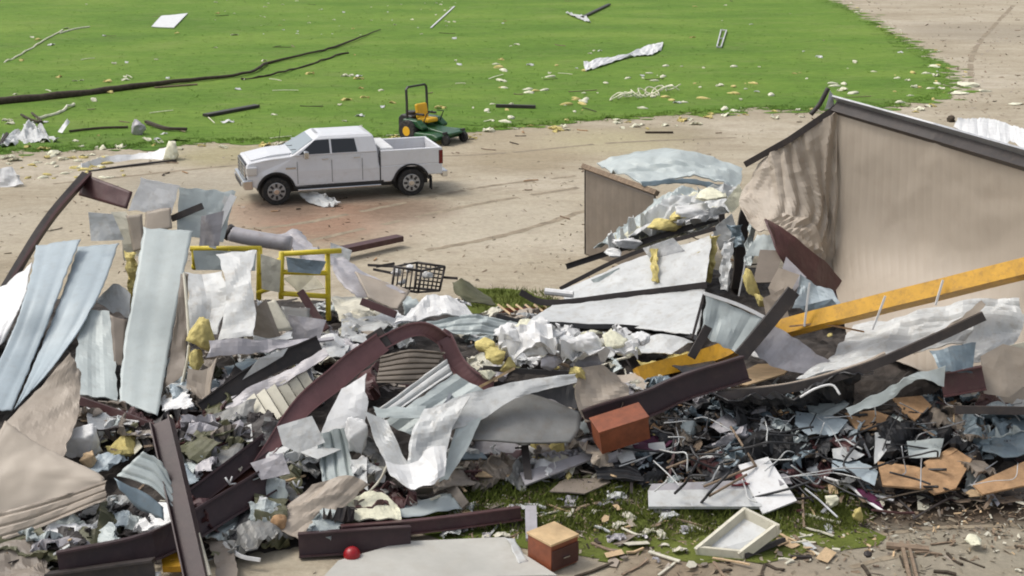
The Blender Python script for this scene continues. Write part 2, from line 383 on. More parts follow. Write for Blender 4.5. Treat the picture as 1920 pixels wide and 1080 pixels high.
def prism(bm,outline,y0,y1,taper=None):
    """outline in x,z extruded along y"""
    a=[bm.verts.new((x,y0,z)) for x,z in outline]; b=[bm.verts.new((x,y1,z)) for x,z in outline]
    n=len(outline)
    bm.faces.new(a); bm.faces.new(b[::-1])
    for k in range(n): bm.faces.new((a[k],b[k],b[(k+1)%n],a[(k+1)%n]))
    bmesh.ops.recalc_face_normals(bm,faces=bm.faces)
def blob_bm(size,amp=.35,seed=0,sub=3,s=1.6):
    bm=bmesh.new(); bmesh.ops.create_icosphere(bm,subdivisions=sub,radius=1)
    o=Vector((seed*4.1,seed*1.7,seed*.9))
    for v in bm.verts:
        d=ridged(v.co+o,s)*amp+noise.noise((v.co+o)*4)*amp*.35
        v.co*=1+d-.2
        v.co=Vector((v.co.x*size[0],v.co.y*size[1],v.co.z*size[2]))
    return bm
def chunk_bm(size,seed):
    r=random.Random(seed); bm=bmesh.new(); 
    for k in range(15):
        v=Vector((r.gauss(0,1),r.gauss(0,1),r.gauss(0,1))).normalized()*r.uniform(.75,1.25); bm.verts.new(v)
    g=bmesh.ops.convex_hull(bm,input=bm.verts[:]); bmesh.ops.delete(bm,geom=list({e for e in g['geom_interior']+g['geom_unused'] if isinstance(e,bmesh.types.BMVert)}),context='VERTS')
    for k in range(3): bmesh.ops.subdivide_edges(bm,edges=bm.edges[:],cuts=1); bmesh.ops.triangulate(bm,faces=bm.faces[:])
    o=Vector((seed*1.3,seed*.7,2))
    for v in bm.verts: v.co*=1+.16*ridged(v.co*.8+o,2.2)-.05+.04*noise.noise(v.co*9+o)
    for v in bm.verts: v.co=Vector((v.co.x*size[0],v.co.y*size[1],v.co.z*size[2]))
    return bm
def blob(name,label,cat,m,p,size,lift=.0,amp=.45,rot=0,group=None,tilt=0,sub=3):
    SEED[0]+=1; q=W(p,lift)
    bm=chunk_bm(size,SEED[0]) if name in('foam_lump','insulation_lump','white_bag','grey_bundle','rag_scrap','rolled_sheet_end','bolt_cluster','gold_lump','insulation_clump') else blob_bm(size,amp,SEED[0],sub)
    bmesh.ops.transform(bm,matrix=Matrix.Translation(q+Vector((0,0,size[2]*.5)))@Matrix.Rotation(rot,4,'Z')@Matrix.Rotation(tilt,4,'Y'),verts=bm.verts)
    return tag(link(name,bm,m,None,True),label,cat,group)

# ================================================================== SETTING
bm=bmesh.new()
xs=[-600,-200,-60]+[-30+i*2 for i in range(31)]+[60,200,600]; ys=[-60,0,10]+[14+i*1.5 for i in range(48)]+[100,140,220,400,900]
vv=[[bm.verts.new((x,y,0)) for x in xs] for y in ys]
for j in range(len(ys)-1):
    for i in range(len(xs)-1): bm.faces.new((vv[j][i],vv[j][i+1],vv[j+1][i+1],vv[j+1][i]))
tag(link('ground',bm,'dirt',None,True,center=False),kind='structure')
AVOID=[]
def flat_region(name,pts,m,z,seg=.35,jit=.25,kind='structure',cell=None):
    P=[A(x,y,0) for x,y in pts]; Q=[]
    for i in range(len(P)):
        a,b=P[i],P[(i+1)%len(P)]; L_=(b-a).length; k=max(1,min(400,int(L_/seg)))
        for j in range(k):
            q=a.lerp(b,j/k); w_=jit if L_<90 else 0; dn=Vector((a.y-b.y,b.x-a.x,0)).normalized(); e_=min(1,min(j,k-j)/4)
            q=q+Vector((noise.noise(q*.6),noise.noise(q*.6+Vector((7,7,0))),0))*w_*.8*(1 if w_ else 0)+dn*e_*w_*(noise.noise(q*2.1)*.9+noise.noise(q*6+Vector((3,1,0)))*.6)
            Q.append(q)
    bm=bmesh.new(); f=bm.faces.new([bm.verts.new((q.x,q.y,z)) for q in Q]); bmesh.ops.triangulate(bm,faces=[f])
    for f in bm.faces:
        if f.normal.z<0: f.normal_flip()
    return tag(link(name,bm,m,None,False,center=False),kind=kind)
LAWN=[(-900,-60),(-900,300),(-200,290),(0,284),(200,275),(420,262),(640,262),(900,242),(1060,228),(1250,214),(1420,203),(1560,205),(1680,196),(1745,182),(1778,158),(1770,130),(1740,105),(1700,84),(1660,58),(1610,28),(1560,2),(1490,-40),(1400,-90)]
flat_region('lawn',LAWN,'turf',.004,seg=.16,jit=.7)
flat_region('weedy_strip',[(830,878),(900,900),(960,900),(1130,915),(1220,940),(1440,950),(1550,930),(1620,960),(1590,985),(1440,990),(1300,1012),(1150,1030),(1080,1000),(960,975),(880,945),(850,920)],'weedy_turf',.004,seg=.1,jit=.5)
flat_region('weedy_bank',[(860,566),(900,540),(990,540),(1040,562),(1040,620),(860,620)],'weedy_turf',.004,seg=.1,jit=.2)
def islands(name,label,pts,m,z,spread,n):
    bm=bmesh.new(); r=random.Random(5)
    seg=[(pts[i],pts[i+1]) for i in range(len(pts)-1) if pts[i][0]>=-200]
    for k in range(n):
        (xa,ya),(xb,yb)=r.choice(seg); t=r.random(); c=A(xa+(xb-xa)*t,ya+(yb-ya)*t,0)+Vector((r.gauss(0,spread),r.gauss(0,spread),0)); s_=abs(r.gauss(.18,.16))+.05
        f=bm.faces.new([bm.verts.new((c.x+s_*1.6*r.uniform(.6,1.2)*math.cos(a*.9),c.y+s_*r.uniform(.5,1.2)*math.sin(a*.9),z+.00003*k)) for a in range(7)])
        if f.normal.z<0: f.normal_flip()
    return tag(link(name,bm,m,None,False,center=False),label,'grass',kind='stuff')
def in_poly(x,y,P):
    c=False;n=len(P)
    for i in range(n):
        (a,b),(d,e)=P[i],P[(i+1)%n]
        if (b>y)!=(e>y) and x<(d-a)*(y-b)/(e-b)+a: c=not c
    return c
islands('grass_patches','small grass patches creeping over the dirt along the lawn edge',LAWN[2:21],'turf',.008,.45,520)
islands('weed_patches','small weedy patches on the dirt before the wreck',[(860,960),(960,990),(1090,1010),(1300,1015),(1450,992),(1600,985)],'weedy_turf',.008,.3,160)
# short grass blades: lawn fringe and the weedy strip
def blades(name,label,pos,m,hh=(.05,.13)):
    bm=bmesh.new()
    for (p,s) in pos:
        for k in range(s):
            a=rnd.random()*6.28; q=p+Vector((rnd.gauss(0,.07),rnd.gauss(0,.07),0)); h=rnd.uniform(*hh); wd=rnd.uniform(.006,.014)
            d=Vector((math.cos(a),math.sin(a),0)); e=Vector((rnd.gauss(0,.5),rnd.gauss(0,.5),0))*h
            bm.faces.new([bm.verts.new(q-d*wd),bm.verts.new(q+d*wd),bm.verts.new(q+e+Vector((0,0,h)))])
    return tag(link(name,bm,m,None,False,center=False),label,'grass',kind='stuff')
pos=[]
for k in range(2600):
    x=rnd.uniform(0,1790); y=rnd.uniform(0,290)**1
    if in_poly(x,y,LAWN): pos.append((A(x,y,.03),5))
for i in range(len(LAWN)-1):
    (x0,y0),(x1,y1)=LAWN[i],LAWN[i+1]
    for k in range(int(math.hypot(x1-x0,y1-y0)/1.6) if -210<=x0<1780 else 0):
        t=rnd.random(); pos.append((A(x0+(x1-x0)*t+rnd.gauss(0,6),y0+(y1-y0)*t+rnd.gauss(0,3),.02),9))
blades('lawn_grass','short mown blades of the bright green lawn',pos,'turf',(.03,.09))
pos=[]
for k in range(1500):
    x=rnd.uniform(840,1620); y=rnd.uniform(875,1020); p=A(x,y,.02)
    if mh(p.x,p.y)<.12 and y<1010-(abs(x-1250)*.05): pos.append((p,10))
for k in range(160): pos.append((A(rnd.uniform(880,1040),rnd.uniform(545,580),.02),9))
blades('weedy_grass','rough weedy grass in front of the wreckage',pos,'weedy_turf',(.05,.16))
# heap of crushed rubble under everything, coloured dark for the shaded gaps
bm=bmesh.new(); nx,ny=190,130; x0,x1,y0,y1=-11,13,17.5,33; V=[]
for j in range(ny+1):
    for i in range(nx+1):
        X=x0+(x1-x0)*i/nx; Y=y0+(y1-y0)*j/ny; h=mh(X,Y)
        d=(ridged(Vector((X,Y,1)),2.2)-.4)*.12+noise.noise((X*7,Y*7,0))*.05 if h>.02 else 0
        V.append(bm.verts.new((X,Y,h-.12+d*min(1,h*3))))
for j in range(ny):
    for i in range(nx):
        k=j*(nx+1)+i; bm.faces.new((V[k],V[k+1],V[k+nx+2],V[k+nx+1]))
tag(link('rubble_heap',bm,'rubble',None,False,center=False),'crushed rubble under the torn sheets, coloured dark for the shaded gaps','rubble',kind='stuff')
# tyre tracks worn into the yard
mat('track_dirt',(.30,.25,.18),.95,0,.3,.6,(.2,.15,.1),2.5,.6,.2)
def strip(name,pts,wd,m,z):
    P=[A(x,y,0) for x,y in pts]; Q=[cr(P,k/90) for k in range(91)]; bm=bmesh.new(); pr=None
    for i,q in enumerate(Q):
        t=(Q[min(i+1,90)]-Q[max(i-1,0)]).normalized(); n=Vector((-t.y,t.x,0)); wl=wd*(1+.7*noise.noise(q*3)); wr=wd*(1+.7*noise.noise(q*3+Vector((8,2,0)))); 
        c=[bm.verts.new((q.x+n.x*wl,q.y+n.y*wl,z)),bm.verts.new((q.x-n.x*wr,q.y-n.y*wr,z))]
        if pr and noise.noise(q*1.3)>-.25: bm.faces.new((pr[0],pr[1],c[1],c[0]))
        pr=c
    for f in bm.faces:
        if f.normal.z<0: f.normal_flip()
    return tag(link(name,bm,m,None,False,center=False),kind='structure')
for k,(p,wd) in enumerate([([(1080,330),(900,352),(700,392),(520,425),(300,440)],.11),([(1085,352),(900,382),(700,425),(520,462),(300,480)],.11),([(1380,258),(1150,268),(900,290),(560,300),(100,345)],.10),([(1100,395),(950,440),(800,470)],.12),([(1560,1075),(1700,1040),(1920,1025)],.05),([(1600,1010),(1760,990),(1920,985)],.05),([(1900,10),(1830,90),(1820,170)],.14)]):
    strip('tyre_track',p,wd,'track_dirt',.004+.0006*k)
# concrete slab at the front
P=[A(600,1100,0),A(635,1062,0),A(760,1026,0),A(948,1018,0),A(975,1045,0),A(1045,1090,0)]
bm=bmesh.new(); vs_=[bm.verts.new((p.x,p.y,.1)) for p in P]; f=bm.faces.new(vs_)
r=bmesh.ops.extrude_face_region(bm,geom=[f]); 
for v in r['geom']:
    if isinstance(v,bmesh.types.BMVert): v.co.z-=.2
bmesh.ops.recalc_face_normals(bm,faces=bm.faces)
tag(link('concrete_slab',bm,'concrete',None,False,center=False,bevel=.01),kind='structure')
# ================================================================== PICKUP TRUCK
def arch(cx,cz,r,a0,a1,n=12): return [(cx+r*math.cos(R(a0+(a1-a0)*k/n)),cz+r*math.sin(R(a0+(a1-a0)*k/n))) for k in range(n+1)]
def tuck(bm):
    for v in bm.verts:
        if abs(v.co.y)>.8:
            if v.co.z>1.24 and v.co.x>.9: v.co.y-=math.copysign(.05,v.co.y)
            if v.co.x>4.6: v.co.y*=.95
def build_truck():
    T=empty('pickup_truck',(0,0,0))
    WB=4.07
    bm=bmesh.new()
    out=[(-.98,.62)]+arch(0,.42,.54,158,22)+[(.62,.48),(3.5,.48)]+arch(WB,.42,.54,172,8)+[(4.78,.6),(4.9,.85),(4.9,1.16),(4.84,1.28),(4.3,1.37),(3.5,1.43),(1.0,1.42),(.97,.98),(-.98,.98)]
    prism(bm,out,-.975,.975); tuck(bm)
    link('body',bm,'truck_paint',T,bevel=.06)
    bm=bmesh.new(); prism(bm,[(-.6,.3),(4.5,.3),(4.5,.55),(-.6,.55)],-.6,.6); link('chassis',bm,'black_plastic',T)
    bm=bmesh.new()
    for s in(1,-1): prism(bm,[(-.98,.97)]+[(-.98,1.44),(.93,1.44),(.93,.97)],min(s*.975,s*.86),max(s*.975,s*.86))
    # gap between cab and bed and tailgate
    prism(bm,[(-.98,.62),(-.9,.62),(-.9,1.43),(-.98,1.43)],-.86,.86)
    link('bed_sides',bm,'truck_paint',T,bevel=.025)
    bm=bmesh.new(); 
    prism(bm,[(-.9,.985),(.93,.985),(.93,1.0),(-.9,1.0)],-.86,.86)
    for k in range(9): box(bm,(0,-.76+k*.19,1.005),(1.8,.06,.02))
    link('bed_floor',bm,'lavender_sheet',T)
    bm=bmesh.new(); prism(bm,[(.5,1.2),(.9,1.2),(.9,1.5),(.5,1.5)],-.84,.84); bm2=link('toolbox',bm,'bright_sheet',T,bevel=.03)
    # greenhouse
    def cabloop(z,x0,x1,y): return [(x0,-y,z),(x0,y,z),(x1,y,z),(x1,-y,z)]
    bm=bmesh.new(); L=[]
    for z,x0,x1,y in [(1.40,1.0,3.62,.95),(1.44,1.0,3.56,.945),(1.86,1.09,2.86,.775),(1.93,1.14,2.74,.70),(1.965,1.3,2.55,.5)]:
        L.append([bm.verts.new(p) for p in cabloop(z,x0,x1,y)])
    for a,b in zip(L,L[1:]):
        for k in range(4): bm.faces.new((a[k],a[(k+1)%4],b[(k+1)%4],b[k]))
    bm.faces.new(L[-1]); bm.faces.new(L[0][::-1]); bmesh.ops.recalc_face_normals(bm,faces=bm.faces)
    link('cab',bm,'truck_paint',T,bevel=.06)
    def sy(z): return .945+(z-1.44)/(1.86-1.44)*(.775-.945)
    def sidewin(s,pts,name='window'):
        bm=bmesh.new(); a=[bm.verts.new((x,s*(sy(z)+.006),z)) for x,z in pts]; b=[bm.verts.new((x,s*(sy(z)-.01),z)) for x,z in pts]
        bm.faces.new(a);n=len(a)
        for k in range(n): bm.faces.new((a[k],b[k],b[(k+1)%n],a[(k+1)%n]))
        bmesh.ops.recalc_face_normals(bm,faces=bm.faces); return bm
    for s in(1,-1):
        f=link('front_door',_door(s,[(2.42,.6),(3.42,.6),(3.42,1.40),(2.42,1.40)]),'truck_paint',T,bevel=.006)
        link('window',sidewin(s,[(2.44,1.455),(3.36,1.455),(2.86,1.835),(2.44,1.845)]),'dark_glass',f)
        bm=bmesh.new(); box(bm,(2.6,s*.992,1.3),(.2,.03,.035)); link('handle',bm,'chrome',f,bevel=.008)
        f=link('rear_door',_door(s,[(1.5,.6),(2.39,.6),(2.39,1.40),(1.5,1.40)]),'truck_paint',T,bevel=.006)
        link('window',sidewin(s,[(1.62,1.455),(2.38,1.455),(2.38,1.845),(1.68,1.83)]),'dark_glass',f)
        bm=bmesh.new(); box(bm,(1.65,s*.992,1.3),(.2,.03,.035)); link('handle',bm,'chrome',f,bevel=.008)
        bm=bmesh.new(); box(bm,(3.18,s*1.14,1.48),(.14,.2,.22)); box(bm,(3.2,s*1.0,1.42),(.07,.16,.06)); link('mirror',bm,'chrome',T,bevel=.03)
        bm=bmesh.new(); box(bm,(2.2,s*1.0,.42),(2.5,.14,.06)); link('side_step',bm,'chrome',T,bevel=.02)
        bm=bmesh.new(); box(bm,(4.76,s*.86,1.05),(.32,.27,.26)); link('headlight',bm,'lamp_clear',T,bevel=.04)
        bm=bmesh.new(); box(bm,(-.93,s*.93,1.15),(.13,.12,.42)); link('tail_light',bm,'lamp_red',T,bevel=.02)
        bm=bmesh.new(); box(bm,(3.62,s*.98,1.08),(.3,.012,.05)); link('badge',bm,'chrome',T)
        bm=bmesh.new(); box(bm,(-.62,s*.9,.38),(.03,.25,.42)); link('mud_flap',bm,'black_plastic',T)
        # arch lips
        for cx in(0,WB):
            bm=bmesh.new(); P=[Vector((x,s*.975,z)) for x,z in arch(cx,.42,.55,172,8,14)]; sweep_bm(bm,bprof(.05,.05),P,'z'); link('wheel_arch',bm,'black_plastic',T)
        for x in(1.49,2.405,3.43):
            bm=bmesh.new(); box(bm,(x,s*.977,.93),(.012,.006,.66)); link('door_gap',bm,'black_plastic',T)
        bm=bmesh.new(); box(bm,(.95,s*.978,1.0),(.035,.012,.9)); link('cab_gap',bm,'black_plastic',T)
        bm=bmesh.new(); box(bm,(2.2,s*.96,.5),(2.7,.03,.1)); link('sill_reflection',bm,'black_plastic',T)  # dark strip painted in for the reflection low on the body
    # dark wells
    for cx in(0,WB):
        bm=bmesh.new(); cyl(bm,(cx,-.7,.5),(cx,.7,.5),.5); link('wheel_well',bm,'black_plastic',T)
    # windshield and rear glass
    def quad(name,ps,m,off):
        bm=bmesh.new(); P=[Vector(p) for p in ps]; n=(P[1]-P[0]).cross(P[2]-P[0]).normalized()*off
        a=[bm.verts.new(p+n) for p in P]; b=[bm.verts.new(p-n) for p in P]; bm.faces.new(a); bm.faces.new(b[::-1])
        for k in range(4): bm.faces.new((a[k],b[k],b[(k+1)%4],a[(k+1)%4]))
        bmesh.ops.recalc_face_normals(bm,faces=bm.faces); return link(name,bm,m,T)
    quad('windshield',[(3.54,-.86,1.455),(3.54,.86,1.455),(2.90,.71,1.84),(2.90,-.71,1.84)],'windshield_glass',.012)
    quad('rear_window',[(1.0,-.7,1.5),(1.0,.7,1.5),(1.08,.62,1.82),(1.08,-.62,1.82)],'dark_glass',.012)
    for y in(-.35,.35):
        bm=bmesh.new(); sweep_bm(bm,bprof(.015,.02),[Vector((3.56,y-.3,1.45)),Vector((3.4,y+.25,1.56))],'z'); link('wiper',bm,'black_plastic',T)
    bm=bmesh.new(); prism(bm,[(3.5,1.40),(4.1,1.38),(4.74,1.3),(4.76,1.33),(4.15,1.45),(3.5,1.49)],-.68,.68); link('hood',bm,'truck_paint',T,bevel=.06)
    bm=bmesh.new(); box(bm,(4.9,0,1.02),(.06,1.42,.46)); g=link('grille',bm,'black_plastic',T,bevel=.01)
    bm=bmesh.new()
    for z in(.8,.9,1.0,1.1,1.21): box(bm,(4.935,0,z),(.03,1.42,.035))
    box(bm,(4.937,0,1.0),(.035,.07,.42)); box(bm,(4.937,.7,1.0),(.035,.05,.44)); box(bm,(4.937,-.7,1.0),(.035,.05,.44))
    link('grille_bar',bm,'chrome',g,bevel=.008)
    bm=bmesh.new(); prism(bm,[(4.74,.5),(4.98,.5),(5.04,.6),(5.04,.78),(4.9,.8),(4.74,.8)],-.97,.97); fb=link('front_bumper',bm,'chrome',T,bevel=.04)
    bm=bmesh.new(); box(bm,(5.045,0,.62),(.02,1.2,.13)); link('air_intake',bm,'black_plastic',fb)
    for s in (1,-1):
        bm=bmesh.new(); cyl(bm,(5.03,s*.78,.66),(5.06,s*.78,.66),.06); link('fog_light',bm,'lamp_clear',fb)
    bm=bmesh.new(); box(bm,(-1.06,0,.62),(.18,1.9,.2)); link('rear_bumper',bm,'chrome',T,bevel=.03)
    bm=bmesh.new()
    for y in(-.3,-.15,0,.15,.3): box(bm,(2.72,y,1.975),(.09,.05,.025))
    link('roof_marker_light',bm,'lamp_clear',T,bevel=.01)
    bm=bmesh.new(); sweep_bm(bm,cprofile(.006),[Vector((3.7,-.85,1.36)),Vector((3.6,-.86,1.95))],'y' if 0 else (1,0,0)); link('antenna',bm,'black_plastic',T)
    for cx in(0,WB):
        for s in(1,-1):
            w=link('wheel',_tyre((cx,s*.84,.41),.41,.27,s),'tyre_rubber',T,bevel=.03)
            bm=bmesh.new(); y=s*.975
            cyl(bm,(cx,y-s*.05,.41),(cx,y+s*.012,.41),.265,n=28); r=link('rim',bm,'galvanised',w,bevel=.01)
            bm=bmesh.new()
            for k in range(8):
                a=k*math.pi/4; c=(cx+.18*math.cos(a),y+s*.008,.41+.18*math.sin(a))
                m=Matrix.Translation(c)@Matrix.Rotation(-a,4,'Y'); bmesh.ops.create_cube(bm,size=1,matrix=m@Matrix.Diagonal((.11,.03,.07,1)))
            link('rim_slot',bm,'black_plastic',w)
            bm=bmesh.new(); cyl(bm,(cx,y-s*.04,.41),(cx,y+s*.04,.41),.085,n=16); link('hub_cap',bm,'chrome',w,bevel=.01)
    return T
def _door(s,o):
    bm=bmesh.new(); a,b=s*.965,s*.983; prism(bm,o,min(a,b),max(a,b)); tuck(bm); return bm
def _tyre(c,r,wd,s):
    bm=bmesh.new(); cyl(bm,(c[0],c[1]-wd/2,c[2]),(c[0],c[1]+wd/2,c[2]),r,n=40); return bm
TR=build_truck()
TR.location=(-3.34,42.0,0.0); TR.rotation_euler=(0,0,math.pi+R(18))
tag(TR,'white four-door pickup truck parked on the dirt at the lawn edge','pickup truck')
# ================================================================== MOWER
def build_mower():
    T=empty('riding_mower',(0,0,0))
    for s in(1,-1):
        w=link('rear_wheel',_tyre((0,s*.62,.36),.36,.28,s),'tyre_rubber',T,bevel=.04)
        bm=bmesh.new(); cyl(bm,(0,s*.7,.36),(0,s*.765,.36),.16); link('rim',bm,'seat_yellow',w,bevel=.01)
        w=link('front_caster',_tyre((1.45,s*.45,.17),.17,.13,s),'tyre_rubber',T,bevel=.03)
        bm=bmesh.new(); box(bm,(1.42,s*.45,.4),(.07,.18,.08)); box(bm,(1.45,s*.36,.27),(.05,.02,.24)); link('caster_fork',bm,'black_plastic',w)
        bm=bmesh.new(); prism(bm,[(-.3,.5),(.35,.5),(.6,.42),(.62,.52),(.35,.72),(-.25,.74)],s*.5-.14,s*.5+.14); link('fender',bm,'machine_green',T,bevel=.04)
        bm=bmesh.new(); P=[Vector((.45,s*.42,.6)),Vector((.62,s*.42,.95)),Vector((.6,s*.12,1.02))]; sweep_bm(bm,cprofile(.018),P,(0,1,0)); link('steering_lever',bm,'black_plastic',T)
    bm=bmesh.new(); prism(bm,[(.3,.16),(1.3,.16),(1.36,.3),(1.1,.38),(.3,.36)],-.75,.75); link('mower_deck',bm,'machine_green',T,bevel=.05)
    bm=bmesh.new(); prism(bm,[(-.1,.3),(1.5,.3),(1.5,.38),(.8,.46),(-.1,.56)],-.36,.36); link('frame',bm,'machine_green',T,bevel=.03)
    bm=bmesh.new(); prism(bm,[(-.75,.35),(-.1,.35),(-.12,.8),(-.6,.82),(-.75,.7)],-.33,.33); e=link('engine',bm,'black_plastic',T,bevel=.05)
    bm=bmesh.new(); cyl(bm,(-.4,0,.8),(-.4,0,.9),.2); link('air_filter',bm,'dark_steel',e,bevel=.02)
    bm=bmesh.new(); box(bm,(.28,0,.68),(.5,.52,.14)); s_=link('seat',bm,'seat_yellow',T,bevel=.05)
    bm=bmesh.new(); bmesh.ops.create_cube(bm,size=1,matrix=Matrix.Translation((.02,0,.95))@Matrix.Rotation(R(-10),4,'Y')@Matrix.Diagonal((.14,.52,.5,1))); link('backrest',bm,'seat_yellow',s_,bevel=.06)
    for s in(1,-1):
        bm=bmesh.new(); box(bm,(.22,s*.3,.88),(.35,.07,.07)); link('armrest',bm,'black_plastic',s_,bevel=.02)
    bm=bmesh.new(); P=[Vector(p) for p in [(-.18,-.5,.6),(-.18,-.5,1.25),(-.2,-.5,1.68),(-.2,-.42,1.76),(-.2,.42,1.76),(-.2,.5,1.68),(-.18,.5,1.25),(-.18,.5,.6)]]
    sweep_bm(bm,bprof(.06,.06),P,(1,0,0)); link('roll_bar',bm,'black_plastic',T)
    return T
M_=build_mower(); M_.scale=(1.1,1.1,1.1)
M_.location=A(790,262,0)+Vector((0,.2,0)); M_.rotation_euler=(0,0,R(-38))
tag(M_,'green riding mower with yellow seat and black roll bar behind the pickup','riding mower')
M_.scale=(1.1,1.1,1.1)
# ================================================================== STANDING WALLS, RIGHT
BT=empty('collapsed_metal_wall',S(1600,600,620)*1.0)
tag(BT,'tall tan metal wall of the wrecked building, its left end crumpled','building')
def PT(o): 
    o.parent=BT; o.matrix_parent_inverse=Matrix.Translation(-BT.location)
    return o
def lk(rows,m,ribs=0,ribamp=.02,crump=.03,cs=1.,t=.02,res=.09,name='wall',rag=0,**k):
    SEED[0]+=1
    return PT(link(name,sheet_bm([[W(p) for p in r] for r in rows],ribs,ribamp,crump,cs,rag,res,k.get('ribdir','v'),SEED[0]),m,None,not k.get('flat'),solid=t))
def lb(pts,m,prof,name,**k):
    bm=bmesh.new(); sweep_bm(bm,prof,[W(p) for p in pts],k.get('face','cam')); bmesh.ops.recalc_face_normals(bm,faces=bm.faces); return PT(link(name,bm,m,None,False))
lk([[(1572,205,622),(1760,262,705),(2010,335,845)],[(1560,480,622),(1760,500,705),(2010,560,845)],[(1590,640,622),(1760,712,705),(2010,860,845)]],'wall_tan',ribs=26,ribamp=.006,crump=.04,cs=.4,name='wall_panel')
lk([[(1400,316,600),(1480,265,615),(1572,205,622)],[(1384,372,610),(1470,395,630),(1545,400,618),(1567,380,622)],[(1425,418,640),(1478,440,655),(1530,505,640),(1564,560,622)]],'wall_tan',ribs=-7,ribamp=.11,crump=.17,cs=.9,name='crumpled_wall_end',res=.06,flat=1)
lk([[(1432,414,645),(1480,440,655),(1530,478,655),(1556,500,650),(1612,566,650)],[(1434,424,662),(1462,482,676),(1506,530,676),(1545,566,672),(1590,600,668)]],'maroon_steel',crump=.05,t=.04,name='bent_base_flange',flat=1)
lk([[(1470,398,640),(1530,420,640),(1552,498,648)],[(1434,416,644),(1482,442,654),(1550,502,650)]],'wall_tan',ribs=-5,ribamp=.1,crump=.08,cs=1.2,name='folded_wall_flap',flat=1)
PT(link('bracket',(lambda b:(bmesh.ops.transform(b,matrix=Matrix.Translation(S(1553,268,612)),verts=b.verts),b)[1])(chunk_bm((.16,.1,.1),77)),'white_sheet',None,False))
lb([(1524,276,612),(1552,268,612)],'old_wood',bprof(.06,.05),'bracket_arm')
lk([[(1484,290,610),(1506,285,610)],[(1494,322,612),(1512,310,612)]],'dark_steel',crump=.05,name='torn_gash')
lb([(1568,200,620),(1760,256,703),(2010,330,843)],'dark_steel',bprof(.26,.14),'eave_trim')
lb([(1568,187,620),(1760,241,703),(2010,314,843)],'galvanised',bprof(.035,.3),'eave_cap')
lb([(1398,308,600),(1480,262,614),(1575,197,621)],'dark_steel',bprof(.13,.1),'gable_trim')
lb([(1552,268,613),(1547,330,613),(1536,420,613)],'dark_steel',cprofile(.02),'hanging_wire')
lb([(1592,300,618),(1582,355,618)],'dark_steel',bprof(.05,.03),'torn_seam')
tube('bent_rod','dark bent rods sticking up at the peak of the tan wall','rod','dark_steel',[(1520,215,618),(1537,195,618),(1553,165,618)],.05)
sheet('torn_flashing','grey torn flashing tip standing at the peak of the tan wall','metal flashing','galvanised',[[(1545,205,619),(1556,168,619)],[(1566,208,619),(1562,178,619)]],crump=.08)
sheet('wall_remnant','low brown wall remnant with a dark cap left of the tan wall','wall remnant','brown_sheet',[[(1099,318,478),(1228,366,515)],[(1099,478,478),(1228,545,515)]],crump=.03,cs=.6,ribs=9,ribamp=.005,t=.05,rag=0)
beam('cap_rail','brown cap rail along the top of the low wall remnant','rail','old_wood',[(1094,312,477),(1232,362,516)],bprof(.12,.16))
beam('corner_post','thin dark corner post at the left edge of the low wall remnant','post','dark_steel',[(1098,316,476),(1098,478,476)],bprof(.06,.08))
sheet('curled_roof_sheet','blue-white roof sheet arched over the low wall remnant','roof sheet','pale_blue_sheet',[[(1118,304,470),(1165,288,470),(1250,271,470),(1330,290,480),(1392,318,490)],[(1150,318,490),(1215,310,492),(1270,305,495),(1340,315,500),(1392,335,505)],[(1205,338,512),(1260,333,514),(1310,330,515),(1350,338,520),(1378,358,525)]],crump=.06,cs=1.0,t=.03,rag=.03,ribs=-4,ribdir='u',ribamp=.13)
sheet('roof_sheet_edge','dark underside strip below the arched roof sheet','roof edge','slate_sheet',[[(1200,340,515),(1290,334,518),(1380,350,524)],[(1205,352,516),(1290,345,519),(1378,368,525)]],crump=.03)
sheet('blue_layer','pale blue layer of roofing torn open under the arched sheet','roof layer','pale_blue_sheet',[[(1225,372,520),(1290,352,522),(1376,352,526)],[(1170,420,540),(1270,395,545),(1372,385,550)],[(1110,470,565),(1240,430,570),(1350,405,575)]],crump=.12,cs=1.6,rag=.08,t=.02)
sheet('cream_layer','cream insulation layer hanging in folds over the torn roofing','insulation layer','insulation_pale',[[(1255,385,540),(1310,365,545),(1375,352,546)],[(1180,440,560),(1280,410,565),(1362,392,566)],[(1135,470,575),(1240,445,580),(1345,418,582)]],crump=.2,cs=1.8,rag=.12,t=.03,lift=.2)
sheet('draped_sheet','silver-white sheet draped in heavy folds down the torn roofing','sheet metal','white_sheet',[[(1262,368,548),(1320,352,550),(1384,345,552)],[(1200,412,562),(1290,392,564),(1376,380,566)],[(1132,462,580),(1230,432,582),(1352,408,584)]],crump=.22,cs=1.1,rag=.12,t=.02,ribs=-5,ribdir='u',ribamp=.1)
sheet('draped_sheet','cream-white quilt draped low beside the dark bent column','quilt','insulation_white',[[(1290,398,588),(1362,385,588)],[(1260,425,592),(1352,412,592)]],crump=.22,cs=1.8,rag=.1,t=.04)
for i,(x,y,sx,sz,m,l) in enumerate([(1300,405,.42,.16,'insulation_white','white quilt bulge between two dark purlins'),(1330,372,.3,.12,'insulation_pale','cream quilt bulge under the arched roof sheet'),(1240,430,.35,.12,'insulation_yellow','yellow insulation bulge in the folds above the upper purlin'),(1180,462,.3,.1,'insulation_white','white quilt lump near the low end of the upper purlin'),(1270,408,.22,.1,'insulation_yellow','small yellow insulation lump beside the white quilt bulge'),(1150,478,.2,.08,'insulation_white','white quilt scrap at the low end of the torn roofing')]):
    blob('insulation_lump',l,'insulation',m,(x,y,586),(sx*1.15,.3,sz*1.2),rot=R(12))
beam('purlin','upper dark purlin sloping below the torn roofing','purlin','dark_steel',[(1062,500,572),(1200,455,580),(1345,410,588)],cprof(.13,.08))
